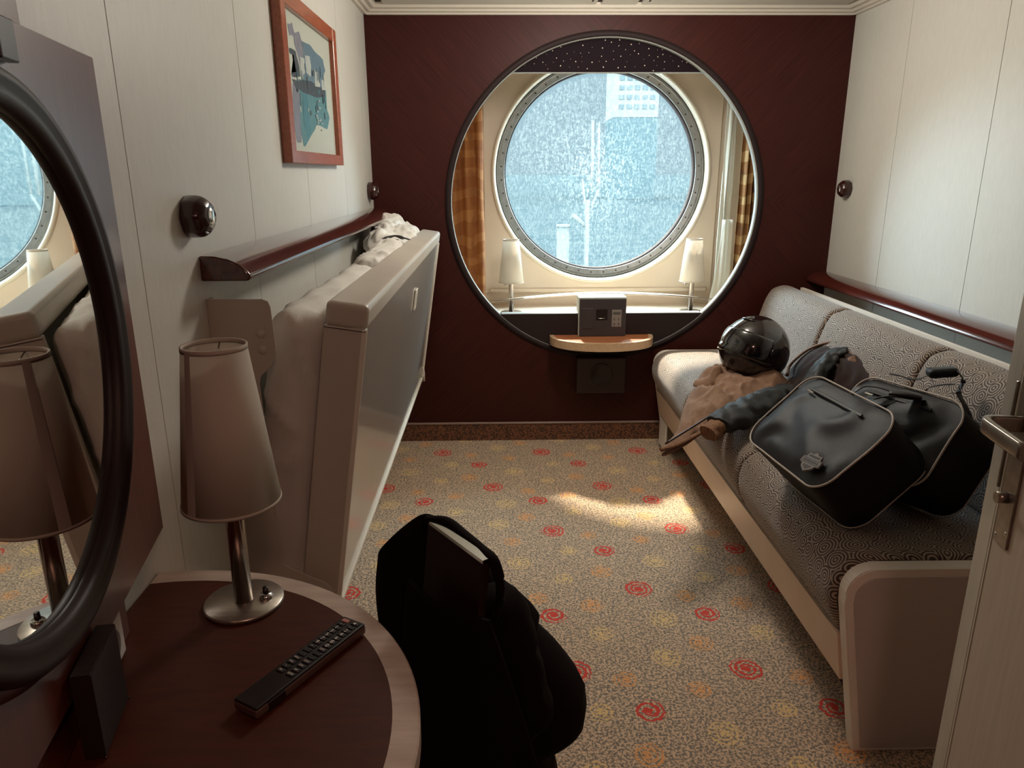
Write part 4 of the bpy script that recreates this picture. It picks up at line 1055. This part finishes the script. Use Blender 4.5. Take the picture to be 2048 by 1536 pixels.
        for q in range(5):
            xx = -.42 + q * .19; inn.prism([tf((xx, -.34)), tf((xx + .09, -.34)), tf((xx + .09, -.72 + abs(q - 2) * .10)), tf((xx, -.72 + abs(q - 2) * .10))], T + .0233, T + .0240, 'z')
        for q in range(8):
            xx = -.88 + q * .23; inn.prism([tf((xx, -.06)), tf((xx + .12, -.06)), tf((xx + .12, .16)), tf((xx, .16))], T + .0233, T + .0240, 'z')
        inn.build('emblem_relief', M['emblem_dark'], em, world=False)
    return r
bag1 = saddlebag((.903, 1.647, .529), .123, -.746, .023, .398, .271, .180, 'front black saddlebag bag with grey piping and shield badge on the sofa', 3, True)
bag2 = saddlebag((1.186, 1.700, .529), .372, -.928, -.035, .345, .262, .200, 'rear black bag with grey piping half hidden behind the badged bag', 11, False)
# handles and shoulder strap of the bags (world positions)
def strap(parent, pts, w, name='handle', flat=.18, m_='strap'):
    return MB().tube(smooth_open(pts, 6), w, 8, flat=flat).build(name, M[m_], parent)
strap(bag1, [(.975, 1.93, .80), (.972, 1.90, .835), (1.0, 1.90, .855), (1.05, 1.90, .85), (1.086, 1.88, .835), (1.06, 1.87, .815), (1.01, 1.88, .80)], .012)
strap(bag2, [(1.015, 1.85, .835), (1.035, 1.82, .853), (1.07, 1.80, .852), (1.10, 1.80, .848), (1.115, 1.82, .84)], .014)
strap(bag2, [(1.04, 1.83, .857), (1.07, 1.805, .860), (1.10, 1.80, .855)], .020, 'handle_wrap', .4, 'strap')
strap(bag2, [(1.098, 1.80, .848), (1.080, 1.79, .80), (1.060, 1.78, .745)], .012, 'hanging_strap')
strap(bag2, [(1.16, 2.06, .845), (1.185, 2.05, .842), (1.215, 2.05, .832), (1.24, 2.04, .835), (1.262, 2.02, .855)], .010, 'shoulder_strap')
strap(bag2, [(1.295, 1.96, .880), (1.310, 1.95, .855), (1.303, 1.95, .82), (1.315, 1.93, .785), (1.325, 1.91, .75)], .012, 'shoulder_strap')
strap(bag2, [(1.235, 2.0, .800), (1.240, 1.99, .822), (1.272, 1.98, .833), (1.302, 1.97, .838)], .006, 'strap_tail')
MB().softbox((.040, .022, .014), .012, (12, 8, 6), None, Matrix.Translation((1.272, 1.99, .868)) @ Matrix.Rotation(radians(-12), 4, 'Z') @ Matrix.Rotation(radians(-7), 4, 'Y')).build('shoulder_pad', M['bag_cloth'], bag2)

# ------------------------------------------------------------------ jacket on the sofa
jk = empty('work_jacket', (.9, 2.7, .535), 'brown canvas work jacket with black quilted lining, sprawled on the sofa beside the helmet', 'jacket')
def lobe(name, pts, z0, H, m_, p=2.2, fold=.014, seed=0, cen=None, tilt=None, nr=40, sub=9, fdir=(1, .3), ff=38, thick=.006):
    """cloth heap: outline on the seat, domed with folds"""
    L = smooth_closed([Vector((a, b_, 0)) for a, b_ in pts], sub); c = Vector((cen[0], cen[1], 0)) if cen else sum(L, Vector()) / len(L)
    def hgt(q, t):
        f = fold * (1 - t ** 5) * sin(ff * (q.x * fdir[0] + q.y * fdir[1]) + 7 * nz(q.x * 4, q.y * 4, seed))
        rg = 1 - 2.4 * abs(nz(q.x * 10 + seed + .5 * nz(q.x * 20, q.y * 20), q.y * 10, seed)); f += fold * 1.1 * rg * abs(rg) * (1 - t ** 6)
        rg = 1 - 2.4 * abs(nz(q.x * 25 + seed, q.y * 18, seed + 5)); f += fold * .35 * rg * (1 - t ** 6)
        z = z0 + max(.0, H * (1 - t ** p) + f)
        if tilt: z += tilt(q)
        return z
    b = MB(); rows_ = []
    for k in range(1, nr + 1):
        t = k / nr; rows_.append([b.bm.verts.new((c.x + (q.x - c.x) * t, c.y + (q.y - c.y) * t, hgt(c + (q - c) * t, t))) for q in L])
    c0 = b.bm.verts.new((c.x, c.y, hgt(c, 0)))
    base = [b.bm.verts.new((q.x, q.y, z0 - thick + (tilt(q) if tilt else 0))) for q in L]; n = len(L)
    for i in range(n):
        j = (i + 1) % n
        fs = [b.bm.faces.new([c0, rows_[0][i], rows_[0][j]])]
        for A, B in zip(rows_, rows_[1:]): fs.append(b.bm.faces.new([A[i], B[i], B[j], A[j]]))
        fs.append(b.bm.faces.new([rows_[-1][i], base[i], base[j], rows_[-1][j]]))
        for f in fs: f.smooth = True
    b.bm.faces.new(list(reversed(base)))
    return b.build(name, M[m_], jk), L
droop = lambda q: -max(0, .86 - q.x) ** 1.3 * 1.1
bodypts = [(.56, 2.335), (.655, 2.51), (.735, 2.735), (.84, 2.96), (.92, 3.06), (1.02, 3.13), (1.07, 3.10), (1.12, 3.03), (1.17, 2.97), (1.22, 2.91), (1.22, 2.86), (1.12, 2.75), (1.02, 2.715), (.893, 2.61), (.761, 2.475), (.65, 2.37)]
bodypts = [(a, b_) for a, b_ in bodypts]
lobe('canvas_body', bodypts, .548, .045, 'canvas', seed=2, cen=(.95, 2.84), fold=.013, tilt=lambda q: -.9 * max(0, .80 - q.x) * .28)
L2, _ = lobe('canvas_fold', [(.80, 2.86), (.88, 2.99), (.97, 3.06), (1.05, 3.05), (1.02, 2.97), (.95, 2.92), (.90, 2.86), (.85, 2.82)], .585, .035, 'canvas', seed=7, fold=.016, fdir=(.4, 1), ff=50)
lobe('canvas_fold', [(1.0, 2.86), (1.08, 3.0), (1.17, 2.96), (1.22, 2.89), (1.17, 2.84), (1.08, 2.82)], .575, .040, 'canvas', seed=9, fold=.012, fdir=(.4, 1), ff=46)
def quilt_tube(name, pts, radii, m_='quilt', amp=.16, k=58, flat=.75, n=28, sub=12):
    P = smooth_open([Vector(p) for p in pts], sub); R_ = smooth_open([Vector((r, 0, 0)) for r in radii], sub); b = MB(); rings = []; ln = 0
    for i, p in enumerate(P):
        d = (P[min(i + 1, len(P) - 1)] - P[max(i - 1, 0)]).normalized(); a = d.cross(Vector((0, 0, 1))).normalized(); c = a.cross(d)
        if i: ln += (P[i] - P[i - 1]).length
        row = []
        for j in range(n):
            th = 2 * pi * j / n
            wz = nz(p.x * 9, p.y * 9, cos(th)) * 1.4
            q = sqrt(abs(sin(ln * k + 2 * th + wz)) * abs(sin(ln * k * .8 - 2 * th + wz))) if m_ == 'quilt' else .5 + .5 * sin(th * 14)
            r_ = R_[i].x * (1 - amp + amp * 1.3 * q + .34 * nz(p.x * 16, p.y * 16 + sin(th), cos(th) * 1.5))
            row.append(b.bm.verts.new(p + a * (r_ * cos(th)) + c * (r_ * flat * sin(th))))
        rings.append(row)
    for A, B in zip(rings, rings[1:]):
        for j in range(n):
            f = b.bm.faces.new([A[j], A[(j + 1) % n], B[(j + 1) % n], B[j]]); f.smooth = True
    b.bm.faces.new(rings[0]); b.bm.faces.new(rings[-1])
    return b.build(name, M[m_], jk)
quilt_tube('quilted_sleeve', [(.755, 2.37, .575), (.84, 2.44, .585), (.93, 2.52, .592), (1.03, 2.61, .595), (1.13, 2.69, .60)], [.044, .056, .060, .056, .045])
quilt_tube('knit_cuff', [(.715, 2.33, .562), (.74, 2.355, .566), (.765, 2.38, .572)], [.034, .038, .040], 'knit', .10)
quilt_tube('quilted_sleeve', [(1.17, 2.66, .60), (1.225, 2.69, .655), (1.27, 2.72, .695), (1.315, 2.74, .735), (1.355, 2.72, .752)], [.040, .040, .038, .032, .024])
quilt_tube('canvas_cuff', [(1.350, 2.66, .742), (1.352, 2.63, .705), (1.338, 2.62, .660)], [.022, .027, .024], 'canvas', .06)
# dark fleece body of the jacket, standing against the back cushion
def slab3d(name, pts, m_, infl, nrm, seed, fold=.008, nr=16, back=.02):
    L = smooth_closed([Vector(p) for p in pts], 5); c = sum(L, Vector()) / len(L); N = Vector(nrm).normalized(); b = MB(); rows_ = []
    for k in range(1, nr + 1):
        t = k / nr; rows_.append([b.bm.verts.new(c + (q - c) * t + N * (infl * (1 - t ** 2.4) + fold * (1 - t ** 4) * sin(40 * ((q - c).y * t) + 6 * nz(q.x * 4, q.y * 4 * t, seed)))) for q in L])
    c0 = b.bm.verts.new(c + N * infl); bk_ = [b.bm.verts.new(q - N * back) for q in L]; n = len(L)
    for i in range(n):
        j = (i + 1) % n; fs = [b.bm.faces.new([c0, rows_[0][i], rows_[0][j]])]
        for A, B in zip(rows_, rows_[1:]): fs.append(b.bm.faces.new([A[i], B[i], B[j], A[j]]))
        fs.append(b.bm.faces.new([rows_[-1][i], bk_[i], bk_[j], rows_[-1][j]]))
        for f in fs: f.smooth = True
    b.bm.faces.new(list(reversed(bk_))); return b.build(name, M[m_], jk)
hood = [(1.262, 3.04, .552), (1.285, 3.059, 0.600), (1.325, 3.023, 0.672), (1.355, 2.927, 0.728), (1.377, 2.803, 0.764), (1.384, 2.674, 0.775), (1.378, 2.569, 0.763), (1.366, 2.512, 0.741), (1.345, 2.48, 0.69), (1.30, 2.50, .60), (1.26, 2.55, .55), (1.20, 2.70, .55), (1.22, 2.90, .55)]
slab3d('fleece_lining', hood, 'canvas_dark', .030, (-.88, 0, .47), 4)
lobe('fleece_fold', [(1.10, 2.66), (1.14, 2.80), (1.21, 2.93), (1.29, 3.00), (1.30, 2.80), (1.30, 2.56), (1.20, 2.50), (1.13, 2.58)], .548, .065, 'canvas_dark', seed=4, fold=.006)
rim = [(1.235, 2.98, .585), (1.27, 3.045, .612), (1.318, 3.018, 0.680), (1.350, 2.925, 0.736), (1.372, 2.803, 0.772), (1.379, 2.674, 0.783), (1.373, 2.565, 0.771), (1.361, 2.505, 0.747), (1.342, 2.474, 0.70)]
MB().tube(smooth_open(rim, 6), .0075, 8, flat=.8).build('canvas_edge', M['canvas'], jk)
# striped hem along the lower edge
hem = [(.555, 2.332, .505), (.62, 2.352, .516), (.70, 2.41, .530), (.78, 2.482, .545), (.86, 2.56, .552)]
MB().tube(smooth_open(hem, 8), .010, 8, flat=.7).build('knit_hem', M['knit'], jk)
MB().tube(smooth_open([(.575, 2.35, .520), (.70, 2.43, .560), (.80, 2.52, .580), (.90, 2.615, .588), (1.02, 2.71, .592), (1.12, 2.755, .60), (1.20, 2.84, .618)], 6), .004, 6).build('zip_edge', M['knob'], jk)

# ------------------------------------------------------------------ chair with a black coat thrown over it
ch = empty('chair', (-.02, 1.06, 0), 'dark wooden chair with bright metal top edge, mostly hidden under a black coat', 'chair')
e0, e1 = Vector((-.112, 1.108, .850)), Vector((-.026, .985, .850)); ed = (e1 - e0).normalized(); en = Vector((ed.y, -ed.x, 0)) * -1
if en.x > 0: en = -en
pv = []
bchair = MB()
for z, o_x in ((.848, 0), (.62, .03)):
    pass
c1, c2 = e0 - ed * .015, e1 + ed * .0
lean = Vector((-.018, -.012, 0))
vs = [c1, c2, c2 + lean + Vector((0, 0, -.17)), c1 + lean + Vector((0, 0, -.17))]
vb = [bchair.bm.verts.new(v) for v in vs] + [bchair.bm.verts.new(v - en * .014) for v in vs]
for f in ((0, 1, 2, 3), (7, 6, 5, 4), (0, 4, 5, 1), (1, 5, 6, 2), (2, 6, 7, 3), (3, 7, 4, 0)): bchair.bm.faces.new([vb[i] for i in f])
bchair.build('backrest', M['chair_wood'], ch)
be = MB(); q_ = en * -.018
vs = [c1 + Vector((0, 0, .001)), c2 + Vector((0, 0, .001)), c2 + q_ + Vector((0, 0, .001)), c1 + q_ + Vector((0, 0, .001))]
vb = [be.bm.verts.new(v) for v in vs] + [be.bm.verts.new(v + Vector((0, 0, .006))) for v in vs]
for f in ((3, 2, 1, 0), (4, 5, 6, 7), (0, 1, 5, 4), (1, 2, 6, 5), (2, 3, 7, 6), (3, 0, 4, 7)): be.bm.faces.new([vb[i] for i in f])
be.build('metal_edge', M['chrome'], ch)
MB().box(-.15, .07, 1.09, 1.27, .42, .45, .012, 2).build('seat', M['chair_wood'], ch)
for x, y in ((-.13, 1.11), (.06, 1.11), (-.13, 1.25), (.06, 1.25)): MB().cyl((x, y, 0), (x * .95, y, .42), .012, 12).build('leg', M['steel'], ch)
ct = empty('black_coat', (-.04, 1.15, 0), 'black coat heaped over the chair, a dark silhouette beside the bedside table', 'coat')
out2 = [(-.225, .675), (-.218, .757), (-.21, .782), (-.173, .82), (-.137, .846), (-.112, .843), (-.082, .823), (-.052, .789), (-.025, .749), (0.009, 0.714), (0.054, 0.667), (0.072, 0.641), (0.070, 0.615), (0.109, 0.566), (0.153, 0.5), (0.160, 0.478), (0.159, 0.421), (0.103, 0.376), (0.098, 0.341), (0.108, 0.31), (.12, .20), (.11, .06), (0, .03), (-.12, .03), (-.20, .10), (-.21, .30), (-.215, .50)]
Lc = [Vector((a, 0, b_)) for a, b_ in out2]
# densify with light smoothing
Ld = []
for i in range(len(Lc)):
    p0, p1, p2, p3 = (Lc[(i + k) % len(Lc)] for k in (-1, 0, 1, 2))
    for t in range(5):
        t /= 5; Ld.append(.5 * ((2 * p1) + (p2 - p0) * t + (2 * p0 - 5 * p1 + 4 * p2 - p3) * t * t + (3 * p1 - p0 - 3 * p2 + p3) * t ** 3))
cc = Vector((-.05, 0, .50)); b = MB(); nrow = 18; n = len(Ld)
def coat_pt(q, t, sd):
    p = cc + (q - cc) * t; dpt = (.115 + .02 * (p.z < .6)) * sqrt(max(0, 1 - t ** 2.6)) * (1 if p.z < .55 else max(.25, 1 - (p.z - .55) * 2.6))
    dpt += .012 * (1 - t ** 4) * sin(26 * p.x + 8 * nz(p.x * 4, p.z * 3, 2))
    return Vector((p.x, 1.165 + sd * dpt, p.z))
prev = {}
for sd in (-1, 1):
    rows_ = [[b.bm.verts.new(coat_pt(q, k / nrow, sd)) for q in Ld] for k in range(1, nrow)]
    c0 = b.bm.verts.new(coat_pt(cc, 0, sd))
    if sd == -1: rimv = [b.bm.verts.new(coat_pt(q, 1, 0)) for q in Ld]
    rows_.append(rimv)
    for i in range(n):
        j = (i + 1) % n; f = b.bm.faces.new([c0, rows_[0][i], rows_[0][j]]); f.smooth = True
        for A, B in zip(rows_, rows_[1:]):
            f = b.bm.faces.new([A[i], B[i], B[j], A[j]]); f.smooth = True
b.build('coat_body', M['black_cloth'], ct)
strapc = [(-.125, 1.13, .853), (-.09, 1.115, .858), (-.06, 1.075, .855), (-.03, 1.03, .852), (-.008, .99, .850), (.0, .98, .80), (-.02, 1.0, .72)]
MB().tube(smooth_open(strapc, 6), .010, 8, flat=.7).build('coat_collar', M['black_cloth'], ct)
# front flap of the coat over the lower back of the chair
fl = MB()
def Pfl(i, j):
    u, v = i / 24, j / 20
    top = Vector((-.150, 1.085, .770)).lerp(Vector((-.015, .955, .775)), u); bot = Vector((-.19, 1.03, .36)).lerp(Vector((.10, .98, .34)), u)
    p = top.lerp(bot, v); return p + Vector((-.7, -.7, 0)).normalized() * (.018 * sin(pi * u) + .008 * sin(u * 17 + v * 3) * v)
fl.grid(Pfl, 25, 21); flo = fl.build('front_flap', M['black_cloth'], ct, recalc=False); flo.modifiers.new('t', 'SOLIDIFY').thickness = .008
MB().softbox((.055, .05, .14), .045, (10, 10, 16), dq(5, .012, .006), Matrix.Translation((.004, 1.055, .62)) @ Matrix.Rotation(radians(-14), 4, 'Y')).build('sleeve', M['black_cloth'], ct)

# ------------------------------------------------------------------ open door at right
DD = Vector((-.18, -.984, 0)).normalized(); DN = Vector((-DD.y, DD.x, 0)) * -1
if DN.x > 0: DN = -DN
DM = Matrix(((DD.x, DN.x, 0, .757), (DD.y, DN.y, 0, 1.030), (0, 0, 1, 0), (0, 0, 0, 1)))     # local x to hinge, y out of the leaf
dr = MB()
dr.box(0, .040, -.042, 0, .012, 2.02, .002, 2, mi=0)
dr.box(.0395, .70, -.040, -.006, .012, 2.02, mi=1)
dr.box(.050, .70, -.006, .0015, .012, 2.02, .0015, 2, mi=1)
dr.box(.0405, .0460, -.008, .0005, .012, 2.02, .001, 1, mi=2)
drm = empty('door_1', (0, 0, 0), mw=DM); drm['kind'] = 'structure'
dr.build('door_leaf', [M['door_edge'], M['door'], M['door_bead']], drm, world=False)
MB().box(.0462, .0498, -.007, -.003, .012, 2.02).build('door_groove', M['dark_gap'], drm, world=False)
MB().box(.034, .0385, -.001, .003, .965, 1.13, .0008, 1).build('strike_edge', M['handle'], drm, world=False)
pt = MB().box(.056, .096, .001, .005, .890, 1.17, .0015, 2).build('door_plate', M['handle'], drm, world=False)
for z in (.900, .913): MB().lathe([(.0001, .0062), (.002, .006), (.003, .005)], 'y', (.062 if z < .91 else .088, 0, z), 12).build('screw', M['chrome'], pt, world=False)
MB().cyl((.070, .004, .962), (.070, .018, .962), .0085, 20).build('thumb_turn', M['handle'], pt, world=False)
hz = 1.077
hp_ = smooth_open([(.074, .004, hz), (.074, .030, hz), (.075, .046, hz), (.082, .055, hz), (.096, .058, hz), (.13, .058, hz), (.195, .057, hz)], 6)
bh = MB()
rings = []
for i, p in enumerate(hp_):
    d = (hp_[min(i + 1, len(hp_) - 1)] - hp_[max(i - 1, 0)]).normalized(); a = d.cross(Vector((0, 0, 1))).normalized(); c = Vector((0, 0, 1)); row = []
    for k in range(16):
        th = 2 * pi * k / 16; ca, sa = cos(th), sin(th); e_ = .45
        row.append(bh.bm.verts.new(p + a * (.0062 * math.copysign(abs(ca) ** e_, ca)) + c * (.0115 * math.copysign(abs(sa) ** e_, sa))))
    rings.append(row)
for A, B in zip(rings, rings[1:]):
    for k in range(16):
        f = bh.bm.faces.new([A[k], A[(k + 1) % 16], B[(k + 1) % 16], B[k]]); f.smooth = True
bh.bm.faces.new(rings[0]); bh.bm.faces.new(rings[-1])
bh.build('door_handle', M['handle'], drm, world=False)

# ------------------------------------------------------------------ outside: sea, quay posts and a pale building in the haze
se = MB(); se.grid(lambda i, j: Vector((-2500 + 5000 * i / 4, 8 + 4500 * (j / 4) ** 2, -12)), 5, 5); so_ = se.build('sea', M['sea'], None); so_['kind'] = 'structure'
bd = empty('distant_building', (95, 400, -12), 'hazy white building with rows of windows seen through upper right of the porthole', 'building')
MB().box(61, 84, 400, 430, 29, 150).build('building_wall', M['far_white'], bd)
wn_ = MB()
for i in range(5):
    for j in range(16): wn_.box(63.5 + i * 4.0, 66 + i * 4.0, 399.6, 400.2, 33 + j * 4.6, 35.2 + j * 4.6)
wn_.build('window_rows', M['far_grey'], bd)
MB().box(61, 84, 400, 430, -12, 28.9).build('building_base', M['far_haze'], bd)
ms_ = empty('mast', (2.66, 22, -12), 'tall pale mast with short side arms seen through the porthole', 'mast')
MB().cyl((2.66, 22, -12), (2.66, 22, .65), .075, 12).build('mast_pole', M['mast_white'], ms_)
MB().cyl((2.79, 22, .9), (2.76, 22, 2.86), .045, 10).build('antenna', M['mast_white'], ms_)
MB().cyl((2.97, 22, .9), (2.94, 22, 2.8), .030, 8).build('antenna', M['mast_white'], ms_)
MB().cyl((2.66, 22, .1), (2.98, 22, .95), .035, 8).cyl((2.66, 22, .0), (2.50, 22, 1.25), .03, 8).cyl((2.22, 22, .22), (2.66, 22, -.1), .07, 8).build('side_arm', M['mast_white'], ms_)
bo = empty('mooring_post', (1.96, 22, -12), 'squat white post low in the porthole view, left of the mast', 'post')
MB().cyl((1.96, 22, -12), (1.96, 22, -.12), .19, 20).build('post_body', M['mast_white'], bo)
MB().cyl((1.96, 22, -.12), (1.96, 22, -.05), .21, 20).build('post_cap', M['mast_white'], bo)
